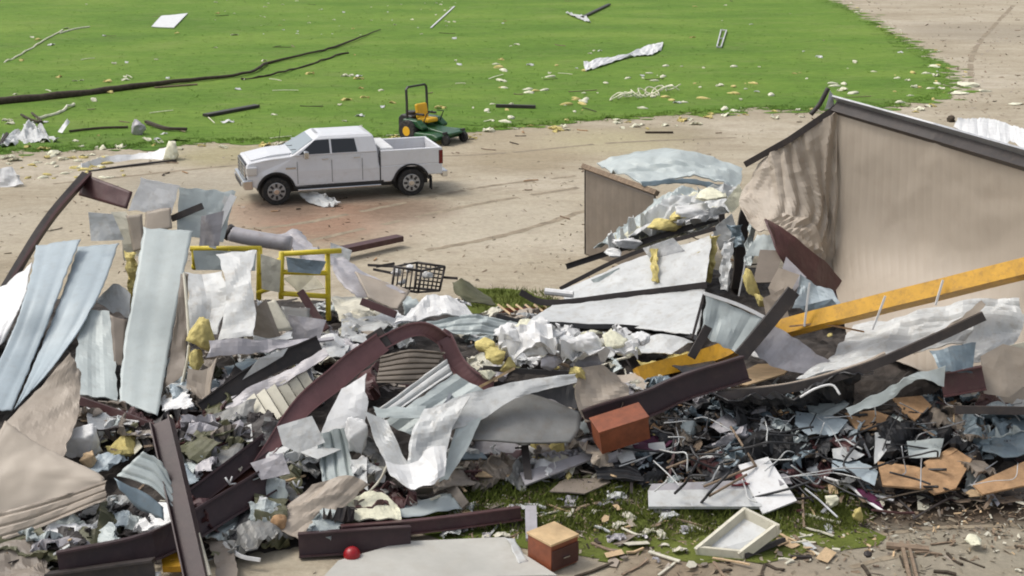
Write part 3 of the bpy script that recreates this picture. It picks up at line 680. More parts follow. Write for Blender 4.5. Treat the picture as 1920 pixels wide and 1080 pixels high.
for p,m,l in [([(1205,466,612),(1262,446,614),(1292,478,616),(1236,506,614)],'insulation_white','white quilt scrap lying on the upper liner sheet'),([(1262,500,618),(1312,470,620),(1325,520,622),(1290,534,620)],'insulation_yellow','yellow torn batt low on the upper liner sheet'),([(1108,524,612),(1160,502,613),(1190,520,615),(1130,545,613)],'pale_blue_sheet','pale blue torn sheet at the low end of the upper liner sheet'),([(1335,430,600),(1372,400,600),(1385,440,602),(1350,470,602)],'white_sheet','white torn scrap at the top end of the purlins'),([(1385,345,590),(1400,372,592),(1372,400,594),(1358,380,592)],'insulation_pale','cream tatter hanging beside the crumpled wall end'),([(1430,560,720),(1470,540,722),(1480,600,726),(1440,610,726)],'tan_sheet','tan torn scrap behind the long black post'),([(1500,575,740),(1560,560,744),(1585,590,746),(1520,600,744)],'slate_sheet','slate scrap where the maroon base meets the yellow beam')]:
    poly('sheet_scrap',l,'sheet metal',m,p,t=.012,crump=.09,cs=2)
beam('purlin','long dark purlin over the upper white liner panel','purlin','dark_steel',[(1050,542,600),(1180,478,604),(1342,428,608)],bprof(.09,.1),wob=.02)
sheet('liner_sheet','upper white liner panel sloping under the long dark purlin','wall panel','white_sheet',[[(1052,548,604),(1180,490,608),(1338,436,612)],[(1062,572,640),(1190,556,645),(1322,538,650)]],crump=.06,cs=.7,t=.02)
sheet('liner_sheet','long white liner panel between two dark rails in the middle of the wreck','wall panel','white_sheet',[[(1035,574,655),(1180,556,660),(1322,542,665)],[(990,602,690),(1160,612,700),(1310,630,705)]],crump=.015,cs=.5,t=.02,ribs=3,ribamp=.008)
beam('dark_rail','dark rail between the two white liner panels','rail','dark_steel',[(975,548,648),(1030,568,650),(1180,552,656),(1325,534,662)],bprof(.13,.12),wob=.01)
beam('dark_rail','dark broken rail along the lower edge of the long white liner panel','rail','black_plastic',[(930,592,690),(1010,606,694),(1150,612,705),(1235,618,708),(1312,634,712)],bprof(.09,.1),wob=.04)
beam('drain_pipe','short white pipe lying at the tip of the dark rail','pipe','bright_sheet',[(1022,546,640),(1075,552,645)],cprofile(.07),'z' and .1)
BXP=sheet('boxed_sheet','pale blue box panel with a white folded rim standing beside the liner panels','wall panel','pale_blue_sheet',[[(1322,552,806),(1380,575,810),(1442,602,815)],[(1312,628,820),(1350,650,824),(1388,668,828)]],crump=.05,t=.03,ribs=2)
def sub_part(o,p):
    for k in ('label','category','group'):
        if k in o: del o[k]
    o.parent=p; o.matrix_parent_inverse=Matrix.Translation(-p.location); return o
sub_part(beam('folded_rim','x','x','bright_sheet',[(1320,550,805),(1385,572,809),(1446,602,815)],bprof(.06,.17)),BXP)
sub_part(beam('dark_edge','x','x','dark_steel',[(1320,552,804),(1298,634,822)],bprof(.04,.06)),BXP)
beam('black_post','black post leaning across the pale blue box panel','post','dark_steel',[(1488,545,826),(1445,600,830),(1388,668,836)],bprof(.22,.15))
beam('black_post','short black stub leaning left of the pale blue box panel','post','dark_steel',[(1328,612,826),(1296,670,830)],bprof(.14,.1))
# tangle between the liner panels and the tan wall
beam('dark_strut','dark bent column in the gap left of the tan wall','column','dark_steel',[(1398,385,598),(1390,450,600),(1380,560,604)],bprof(.22,.15),wob=.06)
beam('dark_strut','narrow dark strut leaning in the gap left of the tan wall','strut','dark_steel',[(1352,400,596),(1362,440,598),(1410,530,604)],bprof(.12,.08),wob=.05)
for i,(a,b,c,d,m,l) in enumerate([((1330,440,612),(1350,440,612),(1310,530,625),(1335,532,625),'insulation_yellow','yellow-green strip hanging over the upper liner panel'),((1216,470,612),(1235,465,612),(1220,530,640),(1238,528,640),'insulation_yellow','yellow strip draped across the upper liner panel'),((1352,450,615),(1378,440,615),(1345,545,640),(1368,548,640),'white_sheet','narrow white strip hanging beside the dark column'),((1402,400,612),(1425,412,612),(1392,500,630),(1408,505,630),'pale_blue_sheet','pale narrow strip hanging right of the dark column'),((1362,420,606),(1392,420,606),(1372,470,612),(1398,462,612),'slate_sheet','slate scrap hanging on the dark column')]):
    sheet('hanging_strip',l,'hanging strip',m,[[a,b],[c,d]],crump=.12,cs=2.5,rag=.08,t=.015)
beam('white_rod','thin white rod hanging straight down beside the dark column','rod','bright_sheet',[(1398,490,640),(1385,555,644)],bprof(.03,.03))
sheet('blue_scrap','pale blue sheet wedged under the bent maroon base of the tan wall','sheet metal','pale_blue_sheet',[[(1420,440,648),(1452,440,652)],[(1395,480,655),(1478,480,660)]],crump=.06)
sheet('blue_scrap','blue-grey crumpled sheet under the fold above the yellow beam','sheet metal','blue_sheet',[[(1500,520,690),(1560,545,700)],[(1485,575,705),(1590,590,715)]],crump=.12)
poly('brown_board','brown board leaning in the gap left of the black post','board','brown_sheet',[(1425,468,670),(1470,470,670),(1450,530,690),(1412,530,690)],crump=.03)
poly('brown_board','tan folded board leaning just above the black post','board','tan_sheet',[(1462,500,700),(1500,515,700),(1475,560,715),(1448,570,715),(1440,540,712)],crump=.05)
poly('lavender_scrap','lavender torn sheet between the black post and the maroon base','sheet metal','lavender_sheet',[(1475,480,680),(1512,520,690),(1490,545,700),(1465,510,690)],crump=.04,t=.01)
blob('insulation_lump','bright yellow-green insulation lump hanging above the black post','insulation','insulation_yellow',(1408,548,700),(.12,.12,.33),rot=0,tilt=R(-15))
blob('insulation_lump','yellow insulation tongue lying against the black post','insulation','insulation_yellow',(1428,572,705),(.1,.1,.2),tilt=R(-40))
# yellow crane beam and its thin rods
CB=[(1195,704,772),(1340,664,790),(1480,614,808),(1930,502,885)]
beam('crane_girder','long yellow steel beam slanting up to the right across the wreck','steel beam','yellow_paint',CB,bprof(.27,.29),face='z',roll=R(-30),n=18,wob=.015)
sheet('torn_wrap','frayed yellow-green wrap on the buried end of the yellow beam','torn wrap','insulation_yellow',[[(1195,680,766),(1300,655,775)],[(1205,705,770),(1310,680,778)]],crump=.12,cs=3,rag=.1)
for (a,b,l) in [((1518,530,818),(1508,612,822),'left white rod standing over the yellow beam'),((1660,555,850),(1636,618,852),'middle white rod crossing the yellow beam'),((1768,525,866),(1754,572,868),'right white rod crossing the yellow beam')]:
    beam('thin_rod',l,'rod','bright_sheet',[a,b],bprof(.03,.03))
beam('bent_strap','thin reddish strap lying along the foot of the yellow beam','strap','osb',[(1480,612,820),(1540,608,822),(1620,622,826)],bprof(.03,.05))
# white sheets under the yellow beam, right
sheet('twisted_sheet','large white twisted sheet lying under the yellow beam','sheet metal','white_sheet',[[(1600,612,800),(1720,588,810),(1840,560,820),(1912,560,830)],[(1560,660,822),(1700,630,834),(1830,606,842),(1915,625,850)],[(1490,712,850),(1620,690,856),(1770,650,862),(1850,655,866)]],crump=.1,cs=1.1,ribs=5,ribdir='u',ribamp=.03,t=.02)
sheet('swept_sheet','grey-brown sheet curving down from the black post to the long edged beam','sheet metal','lavender_sheet',[[(1448,605,822),(1500,640,826),(1560,680,832),(1640,690,838)],[(1405,655,830),(1450,690,836),(1540,705,842),(1640,700,846)]],crump=.06,curve=-.05)
beam('edged_girder','long dark beam with a pale upper edge sweeping across the right of the wreck','steel beam','dark_steel',[(1345,742,872),(1480,728,876),(1620,690,880),(1740,640,884),(1845,592,888)],bprof(.14,.14))
beam('pale_flange','pale curved flange lying along the long dark edged beam','metal flange','tan_sheet',[(1345,733,866),(1480,720,870),(1610,684,874),(1660,662,876)],bprof(.04,.16))
sheet('tan_fold','tan folded sheet standing on the right end of the edged beam','sheet metal','tan_sheet',[[(1700,650,868),(1790,600,872),(1840,562,875)],[(1712,668,872),(1800,618,876),(1850,572,879)]],crump=.05)
sheet('white_drape','pale white sheet draped at the right edge below the tan wall','sheet metal','white_sheet',[[(1830,575,850),(1925,590,860)],[(1815,630,870),(1905,640,876)],[(1760,690,885),(1850,672,888)]],crump=.1)
poly('tan_sheet_piece','tan panel standing at the right edge of the wreck','wall panel','tan_sheet',[(1838,668,892),(1880,645,890),(1925,655,892),(1925,720,900),(1890,745,905),(1845,738,904)],crump=.05)
poly('pale_sheet','cream-yellow panel corner at the right edge above the dark rail','wall panel','cream_sheet',[(1862,655,888),(1925,640,888),(1925,700,892),(1890,680,890)],crump=.03)
sheet('slate_drape','slate sheet hanging below the pale drape at the right','sheet metal','slate_sheet',[[(1742,660,886),(1830,640,890)],[(1760,700,900),(1825,700,905)]],crump=.08)
beam('maroon_girder','short maroon beam under the tan panel at the right edge','steel beam','maroon_steel',[(1765,722,900),(1845,708,906)],iprof(.38,.2))
beam('dark_rail','dark rail running off the right edge below the tan panel','rail','dark_steel',[(1790,768,925),(1925,770,930)],bprof(.12,.14))
# ================================================================== RIGHT DEBRIS
sheet('ribbon_sheet','pale green-grey sheet twisted like a ribbon across the dark debris at right','sheet metal','pale_blue_sheet',[[(1585,765,905),(1660,728,905),(1705,702,905),(1772,683,905)],[(1592,782,908),(1668,752,908),(1722,712,908),(1770,728,910)]],crump=.04,cs=2,t=.02)
OS=[([(1645,866),(1715,876),(1748,884),(1735,918),(1655,911)],'square orange board lying left of the big hexagonal board'),([(1716,890),(1788,838),(1822,864),(1792,916),(1752,926),(1728,912)],'big hexagonal orange board at the front of the dark debris'),([(1674,748),(1728,743),(1747,762),(1715,790),(1690,770)],'rounded orange board high in the dark debris'),([(1584,776),(1640,770),(1672,784),(1662,806),(1606,806)],'long orange board under the ribbon sheet'),([(1824,908),(1925,866),(1925,908),(1842,930)],'reddish orange board at the right edge of the front debris'),([(1732,868),(1785,838),(1795,845),(1742,880)],'narrow orange offcut tucked above the hexagonal board'),([(1352,716),(1420,686),(1490,678),(1470,705),(1400,722)],'brown board on the lower edge of the swept sheet')]
for p,l in OS: poly('plywood_board',l,'board','osb' if 'brown' not in l else 'plywood',p,lift=.28,t=.03,crump=0,flat=True)
for p,m,l in [
 ([(1500,735),(1560,730),(1592,765),(1560,785),(1520,780)],'pale_blue_sheet','pale blue plate folded beside the ribbon sheet'),
 ([(1492,770),(1530,778),(1590,790),(1570,815),(1515,820),(1490,800)],'blue_sheet','blue-grey plate under the pale folded plate'),
 ([(1560,862),(1612,858),(1646,888),(1640,910),(1600,892),(1560,885)],'blue_sheet','blue-grey sheet folded over a purple cloth at the front'),
 ([(1840,848),(1852,812),(1925,770),(1925,850),(1880,862)],'slate_sheet','large slate green panel at the right edge'),
 ([(1898,760),(1925,730),(1925,770),(1905,780)],'white_sheet','white corner of a sheet at the right edge'),
 ([(1700,828),(1770,822),(1760,862),(1705,858)],'pale_blue_sheet','pale broken pane above the hexagonal board'),
 ([(1640,812),(1672,806),(1668,840),(1640,870)],'white_sheet','narrow white curled sheet left of the pale broken pane'),
 ([(1330,800),(1372,770),(1402,772),(1400,808),(1350,815)],'lavender_sheet','lavender scrap on the black heap in the middle right'),
 ([(1400,742),(1440,735),(1436,772),(1408,782)],'lavender_sheet','grey-lavender sheet scrap just below the edged beam'),
 ([(1560,842),(1598,838),(1622,850),(1590,866),(1562,860)],'white_sheet','white rounded lid lying on the blue-grey sheet'),
 ([(1455,890),(1478,878),(1486,905),(1462,910)],'lavender_sheet','small pale square beside the leaning white board')]:
    sheetm=poly('sheet_scrap',l,'sheet metal',m,p,lift=.3,t=.012,crump=.09,cs=2)
poly('white_board','large plain white board leaning at the front of the dark debris','board','bright_sheet',[(1384,878,925),(1440,853,922),(1494,944,952),(1430,960,955)],crump=0,t=.03,flat=True)
# flat white unit with a vent panel
PU=empty('appliance',A(1320,950,.03)); tag(PU,'dirty white metal unit with slotted front lying at the grass edge','appliance')
def par(o,p): o.parent=p; o.matrix_parent_inverse=Matrix.Translation(-p.location); return o
def pl(name,m,pts,t=.02,**k):
    P=[W(q) for q in pts]; bm=bmesh.new(); f=bm.faces.new([bm.verts.new(p) for p in P]); return link(name,bm,m,None,False,solid=t)
par(pl('front',  'white_sheet',[(1215,922,950),(1424,918,948),(1428,952,952),(1216,952,952)],.05),PU)
par(pl('top','lavender_sheet',[(1215,921,950),(1222,908,943),(1420,900,940),(1424,917,948)],.02),PU)
for i in range(3): 
    x=1236+i*19; par(pl('vent_slot','slate_sheet',[(x,930,953),(x+14,930,953),(x+14,934,953),(x,934,953)],.02),PU); par(pl('vent_slot','slate_sheet',[(x,940,954),(x+14,940,954),(x+14,943,954),(x,943,954)],.02),PU)
par(pl('label_plate','bright_sheet',[(1296,926,953),(1342,925,953),(1342,948,955),(1296,949,955)],.015),PU)
# window frame on the ground
WF=empty('framed_window_unit',A(1385,1010,.02)); tag(WF,'white window frame tilted on the road edge near the grass','window frame')
q=[(1309,1036,1038),(1396,962,1008),(1455,990,1022),(1390,1040,1050)]
Q=[W(p) for p in q]
Q=[A(1309,1034,.05),A(1396,962,.42),A(1456,992,.36),A(1390,1042,.05)]
for i in range(4):
    bm=bmesh.new(); a,b=Q[i],Q[(i+1)%4]; e=(b-a).normalized()*.03; sweep_bm(bm,bprof(.16,.055),[a-e,b+e],'z'); bmesh.ops.recalc_face_normals(bm,faces=bm.faces); par(link('frame_bar',bm,'cream_sheet',None),WF)
c_=sum(Q,Vector())/4
bm=bmesh.new(); bm.faces.new([bm.verts.new(v.lerp(c_,.06)-Vector((0,0,.06))) for v in Q]); par(link('pane',bm,'white_sheet',None,solid=.01),WF)
# dark bar painted in for the shadow cast by the window frame
beam('frame_shadow','dark timber painted as a bar where the tilted window frame casts its shadow','shade','dark_steel',[A(1395,1042,.05),A(1470,1012,.08)],bprof(.07,.08))
# tangled tubes
def tangle(label,cat,m,cx,cy,rx,ry,n,r,name='bent_tube',lift=(.1,.6),group=None,ln=(.3,1.1)):
    for i in range(n):
        x=cx+rnd.uniform(-rx,rx); y=cy+rnd.uniform(-ry,ry); p=A(x,y,rnd.uniform(*lift)); L=rnd.uniform(*ln)
        d=Vector((rnd.gauss(0,1),rnd.gauss(0,.7),rnd.gauss(0,.35))).normalized(); k=Vector((rnd.gauss(0,1),rnd.gauss(0,1),rnd.gauss(0,.5))).normalized()*rnd.uniform(0,.4)*L
        P=[p-d*L*.5,p-d*L*.1+k*.5,p+d*L*.2+k,p+d*L*.5]
        for v in P: v.z=max(v.z,mh(v.x,v.y)*.9+.02)
        tube(name,label,cat,m,P,rnd.uniform(.6,1.3)*r,group=group,n=14)
tangle('thin pale tube bent in the black debris at right','tube','white_sheet',1500,860,110,80,22,.011,group='pale tubes in the black debris')
tangle('dark bent tube in the black debris at right','tube','black_plastic',1480,830,260,90,60,.018,group='dark tubes in the black debris')
tangle('thin pale wire twisted among the debris at far right','wire','galvanised',1800,820,120,70,14,.009,name='twisted_wire',group='wires at far right')
tangle('thin pale rod scattered over the middle debris','rod','white_sheet',1270,850,90,60,12,.011,name='thin_rod',group='rods in the middle debris')
for a,b,l in [((1320,912),(1418,873),'long brown tube crossing the red cloth'),((1330,930),(1400,890),'short brown tube beside the long brown tube'),((1370,800),(1416,872),'dark tube running down to the white board'),((1250,878),(1350,840),'brown tube leaning in the middle debris')]:
    tube('chair_tube',l,'tube','old_wood',[a,b],.02,lift=.4)
poly('red_cloth','dark red cloth crumpled left of the leaning white board','cloth','dark_red_cloth',[(1365,890),(1400,875),(1420,885),(1405,915),(1370,915)],lift=.2,crump=.15,t=.02)
poly('purple_cloth','purple plastic cloth beside the tipped orange box','cloth','purple_fabric',[(1180,822),(1235,808),(1262,822),(1240,846),(1190,845)],lift=.3,crump=.15,t=.02)
poly('purple_cloth','dark purple cloth below the blue-grey folded sheet at the front','cloth','purple_fabric',[(1590,905),(1640,925),(1655,955),(1620,945)],lift=.12,crump=.15,t=.02)
sheet('black_tarp','black tarp bunched over the middle right debris','tarp','black_plastic',[[(1380,790),(1440,775),(1500,800)],[(1375,835),(1440,830),(1495,850)],[(1400,880),(1450,870),(1490,880)]],lift=.25,crump=.3,cs=2,rag=.15,t=.02)
sheet('black_tarp','black plastic sheet bunched between the ribbon sheet and the orange boards','tarp','black_plastic',[[(1590,800),(1680,790),(1830,760)],[(1600,850),(1700,830),(1830,810)],[(1650,870),(1720,860),(1830,850)]],lift=.15,crump=.3,cs=2,rag=.15,t=.02)
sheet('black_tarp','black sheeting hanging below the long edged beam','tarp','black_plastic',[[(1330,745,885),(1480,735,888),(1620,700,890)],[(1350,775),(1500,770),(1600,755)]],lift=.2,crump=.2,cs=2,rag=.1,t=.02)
tube('white_hose','white hose curling from the folded blue-grey sheet to the grass','hose','bright_sheet',[(1545,895,930),(1590,910,940),(1625,938,950),(1660,962,965)],.025)
tube('white_hose','white hoop arching above the pale folded plate','hose','bright_sheet',[(1500,745,900),(1530,728,900),(1560,722,900),(1575,740,905)],.02)
tube('white_hose','thin white hose trailing on the grass at the front','hose','cream_sheet',[(1165,990),(1205,1003),(1240,975),(1258,925)],.02,lift=.05)
# ================================================================== LEFT WRECK
beam('eave_girder','long dark brown beam slanting up at the far left edge of the wreck','steel beam','dark_steel',[(8,545,640),(85,420,600),(160,330,560)],bprof(.16,.2))
beam('eave_girder','maroon lip riding on the long dark beam at far left','metal lip','maroon_steel',[(20,528,636),(100,405,598),(170,326,560)],bprof(.06,.1))
sheet('maroon_plate','maroon plate hanging from the top of the long slanting beam','metal plate','maroon_steel',[[(160,326,560),(248,360,575)],[(148,366,565),(238,392,580)]],crump=.02,t=.04,rag=0)
sheet('white_top_sheet','bright white sheet at the very top of the left pile','sheet metal','bright_sheet',[[(264,332,700),(338,348,700)],[(240,396,705),(322,402,705)]],crump=.04,t=.02)
sheet('grey_top_sheet','pale translucent sheet right of the bright white top sheet','sheet metal','pale_blue_sheet',[[(335,352,690),(442,358,680)],[(330,440,705),(420,455,700)]],crump=.05,t=.02)
beam('dark_grille','dark slotted rail hooked on the pale top sheet','rail','dark_steel',[(322,410,700),(380,386,700)],bprof(.12,.06))
beam('white_edge','tall white edge strip standing right of the pale top sheet','metal strip','bright_sheet',[(438,366,690),(412,420,696),(398,465,700)],bprof(.13,.03),'cam' and .1)
beam('white_edge','second thinner white strip leaning behind the tall edge strip','metal strip','white_sheet',[(425,368,686),(386,455,700)],bprof(.08,.03))
sheet('cream_strip','cream curled strip left of the tan flap on the left pile','metal strip','cream_sheet',[[(208,398,700),(236,396,700)],[(225,440,705),(262,440,705)],[(232,490,710),(262,480,710)]],crump=.05)
sheet('tan_flap','tan flap between the cream strip and the tallest pale panel','metal flap','tan_sheet',[[(236,404,706),(268,400,706)],[(250,475,712),(272,470,712)]],crump=.03)
sheet('tan_flap','tan flap under the bright white top sheet','metal flap','tan_sheet',[[(272,395,706),(322,388,706)],[(268,440,712),(324,430,712)]],crump=.03)
sheet('insulation_batt','yellow insulation batt squeezed between pale panels of the left pile','insulation','insulation_yellow',[[(232,470,716),(256,474,716)],[(236,520,722),(262,520,722)],[(228,580,730),(262,575,730)]],crump=.15,cs=3,rag=.1,t=.05)
sheet('wall_sheet','whitish sheet at the left edge of the picture','wall sheet','bright_sheet',[[(-40,570,700),(60,492,690)],[(-60,640,760),(45,560,750)],[(-80,720,800),(8,640,790)]],crump=.03,ribs=3,t=.015)
sheet('wall_sheet','leftmost long blue-grey wall sheet bending down to the left','wall sheet','blue_sheet',[[(68,462,705),(152,447,705)],[(45,560,770),(108,560,770)],[(5,660,810),(64,672,810)],[(-50,765,840),(22,772,840)]],crump=.02,cs=.6,ribs=2,ribamp=.01,t=.015)
sheet('wall_sheet','second long blue-grey wall sheet right beside the leftmost one','wall sheet','blue_sheet',[[(146,462,700),(224,456,700)],[(112,560,765),(184,558,765)],[(70,665,805),(124,655,805)],[(26,768,838),(52,742,838)]],crump=.02,cs=.6,ribs=2,ribamp=.01,t=.015)
sheet('folded_sheet','white folded sheet corner between the blue-grey sheets and the tallest panel','sheet metal','white_sheet',[[(185,565,735),(215,530,732),(245,545,735)],[(180,570,745),(215,590,745),(243,600,745)]],crump=.06)
sheet('wall_sheet','short green-grey wall sheet standing over the maroon rail','wall sheet','pale_blue_sheet',[[(158,575,770),(205,582,770)],[(142,650,800),(216,660,800)],[(140,742,835),(222,752,835)]],crump=.04,ribs=1,t=.015)
sheet('wall_sheet','tallest pale green-grey panel in the middle of the left pile','wall sheet','pale_blue_sheet',[[(268,424,735),(362,432,735)],[(250,540,780),(340,545,780)],[(230,650,815),(318,660,815)],[(222,752,845),(296,782,845)]],crump=.02,cs=.6,ribs=1,t=.015,ribamp=.01)
sheet('brown_strip','brown strip showing in the notch left of the tallest pale panel','metal strip','brown_sheet',[[(205,590,790),(240,600,790)],[(215,690,815),(232,690,815)]],crump=.03)
beam('maroon_rail','maroon rail holding the feet of the pale panels','rail','maroon_steel',[(140,748,850),(210,772,853),(292,803,857)],bprof(.13,.1))
sheet('tan_strip','tall brown strip along the right side of the tallest pale panel','metal strip','brown_sheet',[[(338,512,800),(354,510,800)],[(325,620,825),(350,630,825)],[(303,735,845),(345,700,845)]],crump=.05,t=.015)
beam('cream_edge','thin curved cream edge right of the tall brown strip','metal edge','cream_sheet',[(345,512,802),(352,600,825),(353,660,838),(338,735,850)],cprofile(.025))
sheet('wall_sheet','square white panel hanging under the yellow railing','wall sheet','white_sheet',[[(345,508,780),(416,508,780)],[(352,570,800),(428,560,800)],[(352,632,820),(408,628,820)]],crump=.04,ribs=1,t=.015,curve=.05)
sheet('wall_sheet','white panel with flared top right of the square white panel','wall sheet','white_sheet',[[(404,476,770),(482,470,770)],[(422,530,795),(472,520,795)],[(420,590,812),(480,580,812)],[(408,640,828),(478,632,828)]],crump=.05,ribs=0,t=.015)
blob('insulation_lump','yellow insulation lump below the square white panel','insulation','insulation_yellow',(384,648,835),(.28,.2,.33),amp=.6)
blob('insulation_lump','yellow insulation lump lower down beside the cream edge','insulation','insulation_yellow',(368,690,842),(.14,.15,.25),amp=.6)
sheet('grey_duct','long grey flattened duct tapering to the right across the left pile','duct','lavender_sheet',[[(392,640,850),(470,634,845),(550,632,838),(625,632,830)],[(385,672,858),(470,662,853),(550,648,845),(628,638,835)]],crump=.06,curve=.05,t=.03)
sheet('tan_curl','tan sheet curled into a hook below the yellow insulation','sheet metal','tan_sheet',[[(352,690,850),(390,690,850),(412,668,850)],[(350,725,858),(385,745,858),(402,720,858)],[(372,745,862),(392,768,862),(400,745,862)]],crump=.1,t=.015)
# big tan sheets, lower left
sheet('tan_wall_sheet','tan wall sheet below the long blue-grey sheets at left','wall sheet','tan_sheet',[[(132,662,880),(152,700,885)],[(60,740,905),(148,775,915)],[(-30,835,965),(122,862,975)]],crump=.04,ribs=0,t=.02)
sheet('tan_wall_sheet','broad tan wall sheet filling the lower left corner','wall sheet','wall_tan',[[(10,790,965),(70,830,978),(128,868,990)],[(-40,880,1005),(60,885,1005),(192,892,1010)],[(-80,980,1040),(40,960,1030),(198,925,1020)]],crump=.03,ribs=0,t=.02)
sheet('tan_wall_sheet','lower tan fold under the broad tan wall sheet','wall sheet','tan_sheet',[[(-60,972,1044),(60,945,1036),(200,900,1024)],[(-60,1030,1062),(20,1010,1056),(200,938,1034)]],crump=.04,ribs=3,ribdir='u',ribamp=.02,t=.02)
sheet('tan_scrap','tan crumpled scrap at the bottom left corner','sheet metal','brown_sheet',[[(-40,1035,1035),(50,1020,1035),(90,1050,1040)],[(-40,1100,1100),(50,1100,1100),(100,1100,1100)]],crump=.12,t=.02)
sheet('white_sheet_piece','white panel scrap under the maroon rail','wall panel','white_sheet',[[(160,765,868),(270,790,868)],[(165,805,875),(235,815,875)]],crump=.06,t=.02,ribs=1)
blob('white_bag','white plastic bag bulging at the edge of the broad tan sheet','bag','insulation_white',(155,842,900),(.3,.22,.3),amp=.35)
sheet('gold_insulation','golden brown insulation chunk below the white panel scrap','insulation','insulation_yellow',[[(200,830,895),(262,815,895)],[(215,862,900),(250,850,900)]],crump=.15,cs=3,rag=.1,t=.08)
blob('gold_lump','brown foam lump next to the white bag','foam','plywood',(165,872,912),(.13,.12,.16),amp=.5)
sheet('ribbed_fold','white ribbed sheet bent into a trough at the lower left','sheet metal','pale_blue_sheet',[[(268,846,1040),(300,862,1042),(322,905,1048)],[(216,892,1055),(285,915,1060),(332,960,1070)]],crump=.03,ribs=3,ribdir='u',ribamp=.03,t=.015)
sheet('shaded_fold','slate-coloured strip standing in for the shaded side of the ribbed white sheet at lower left','sheet metal','slate_sheet',[[(214,895,1057),(270,922,1060),(306,948,1066)],[(222,915,1064),(262,958,1068),(310,978,1074)]],crump=.03,t=.015)  # shade on this side of the ribbed fold is put into the slate colour
beam('leaning_girder','long dark beam leaning toward the front left with a pale edge','steel beam','shaded_maroon',[(303,790,1000),(335,930,1060),(375,1110,1140)],iprof(.3,.2))
beam('pale_edge','pale edge strip running down the leaning dark beam','metal edge','cream_sheet',[(319,780,995),(350,925,1055),(393,1080,1128)],bprof(.05,.05))
beam('maroon_girder','huge maroon beam lying low across the lower left corner','steel beam','shaded_maroon',[(110,1062,1108),(290,1022,1078),(430,945,1010),(520,890,965)],iprof(.4,.25,.03),n=12)
beam('dark_girder','dark beam under the huge maroon beam at bottom left','steel beam','dark_steel',[(90,1095,1120),(290,1068,1112)],iprof(.3,.25,.03))
beam('maroon_girder','maroon beam behind the leaning dark beam at lower left','steel beam','shaded_maroon',[(350,945,985),(500,830,925)],iprof(.3,.2,.03))
sheet('white_spear','thin pale spear-shaped sheet lying on the huge maroon beam','sheet metal','white_sheet',[[(230,938,985),(236,942,985)],[(170,985,1000),(182,1000,1000)],[(132,1020,1020),(170,1015,1020)]],crump=.03,t=.012)
beam('pale_strip','pale strip at the very bottom left edge','metal strip','bright_sheet',[(105,1075,1095),(300,1077,1110)],bprof(.05,.1))
poly('yellow_block','dirty yellow block behind the foot of the leaning beam','block','yellow_paint',[(303,1040,1065),(358,1038,1065),(360,1066,1070),(305,1068,1070)],crump=.03,t=.1)
sheet('pink_strip','pinkish brown strip bending down at the bottom left','metal strip','maroon_steel' if 0 else 'brown_sheet',[[(382,1010,1040),(425,1008,1040)],[(400,1050,1060),(440,1040,1060)],[(405,1100,1120),(452,1095,1120)]],crump=.04,t=.02)
beam('white_curve','white curved strip right of the pinkish brown strip','metal strip','bright_sheet',[(420,1018,1040),(450,1042,1052),(488,1050,1060)],bprof(.05,.04))
# grey-green sheets left of centre
sheet('grey_sheet','grey-green sheet sagging between the beams left of centre','sheet metal','grey_sheet',[[(395,778,890),(440,760,885),(482,745,880)],[(355,830,905),(420,830,900),(470,805,895)],[(345,868,915),(400,885,915),(440,880,912)]],crump=.1,t=.015)
sheet('grey_sheet','lavender sheet edge above the grey-green sheet','sheet metal','lavender_sheet',[[(400,762,870),(470,725,865),(545,690,858),(610,652,850)],[(398,790,878),(478,748,872),(550,712,866),(618,668,856)]],crump=.04,t=.02)
beam('dark_girder','dark beam running up under the flattened duct','steel beam','dark_steel',[(380,770,868),(480,700,856),(600,645,840)],iprof(.3,.2))
poly('white_point','white pointed sheet hanging under the flattened duct','sheet metal','white_sheet',[(485,672,858),(540,652,850),(530,668,853),(455,712,862)],crump=.03,t=.012)
for i in range(6):
    x=470+i*19; y=762-i*9
    beam('siding_strip','cream siding slat in the fanned stack left of the maroon arch','siding slat','cream_sheet',[(x,y-18,872-i*2),(x+32,y+34,880-i*2)],bprof(.165,.03),.1,group='fanned siding slats')
sheet('slatted_vent','grey slatted vent panel above the fanned siding slats','vent panel','galvanised',[[(540,700,858),(580,682,856)],[(562,740,866),(590,715,864)]],crump=.01,ribs=4,ribamp=.04,rag=0)
poly('cream_plank','cream plank lying across the middle of the left wreck','plank','cream_sheet',[(410,852,905),(440,842,903),(482,848,905),(468,856,906),(425,860,908)],crump=.02)
beam('white_post','white post leaning left of the fanned siding slats','post','white_sheet',[(462,752,875),(470,840,895)],bprof(.1,.04))
for p,m,l in [([(362,470,706),(480,472,706),(478,508,708),(368,506,708)],'pale_blue_sheet','pale sheet behind the left part of the yellow railing'),([(489,476,714),(527,488,714),(524,548,716),(491,542,716)],'cream_sheet','cream sheet behind the gap in the yellow railing'),([(536,482,706),(612,490,706),(600,514,708),(540,510,708)],'slate_sheet','slate sheet seen through the top of the yellow railing'),([(165,398,712),(210,402,712),(232,450,714),(170,452,714)],'white_sheet','white sheet standing behind the long blue-grey sheets'),([(378,405,712),(420,395,712),(412,460,714),(372,462,714)],'lavender_sheet','lavender sheet below the pale top sheet'),([(620,455,600),(660,470,600),(652,500,604),(618,492,604)],'white_sheet','white scrap at the right end of the yellow railing'),([(455,600,790),(500,560,788),(530,640,794),(470,650,796)],'tan_sheet','tan sheet behind the cream box lid'),([(540,590,760),(612,600,764),(600,640,768),(545,640,768)],'lavender_sheet','lavender scrap under the maroon strut of the railing')]:
    poly('sheet_scrap',l,'sheet metal',m,p,t=.012,crump=.08,cs=1.8)
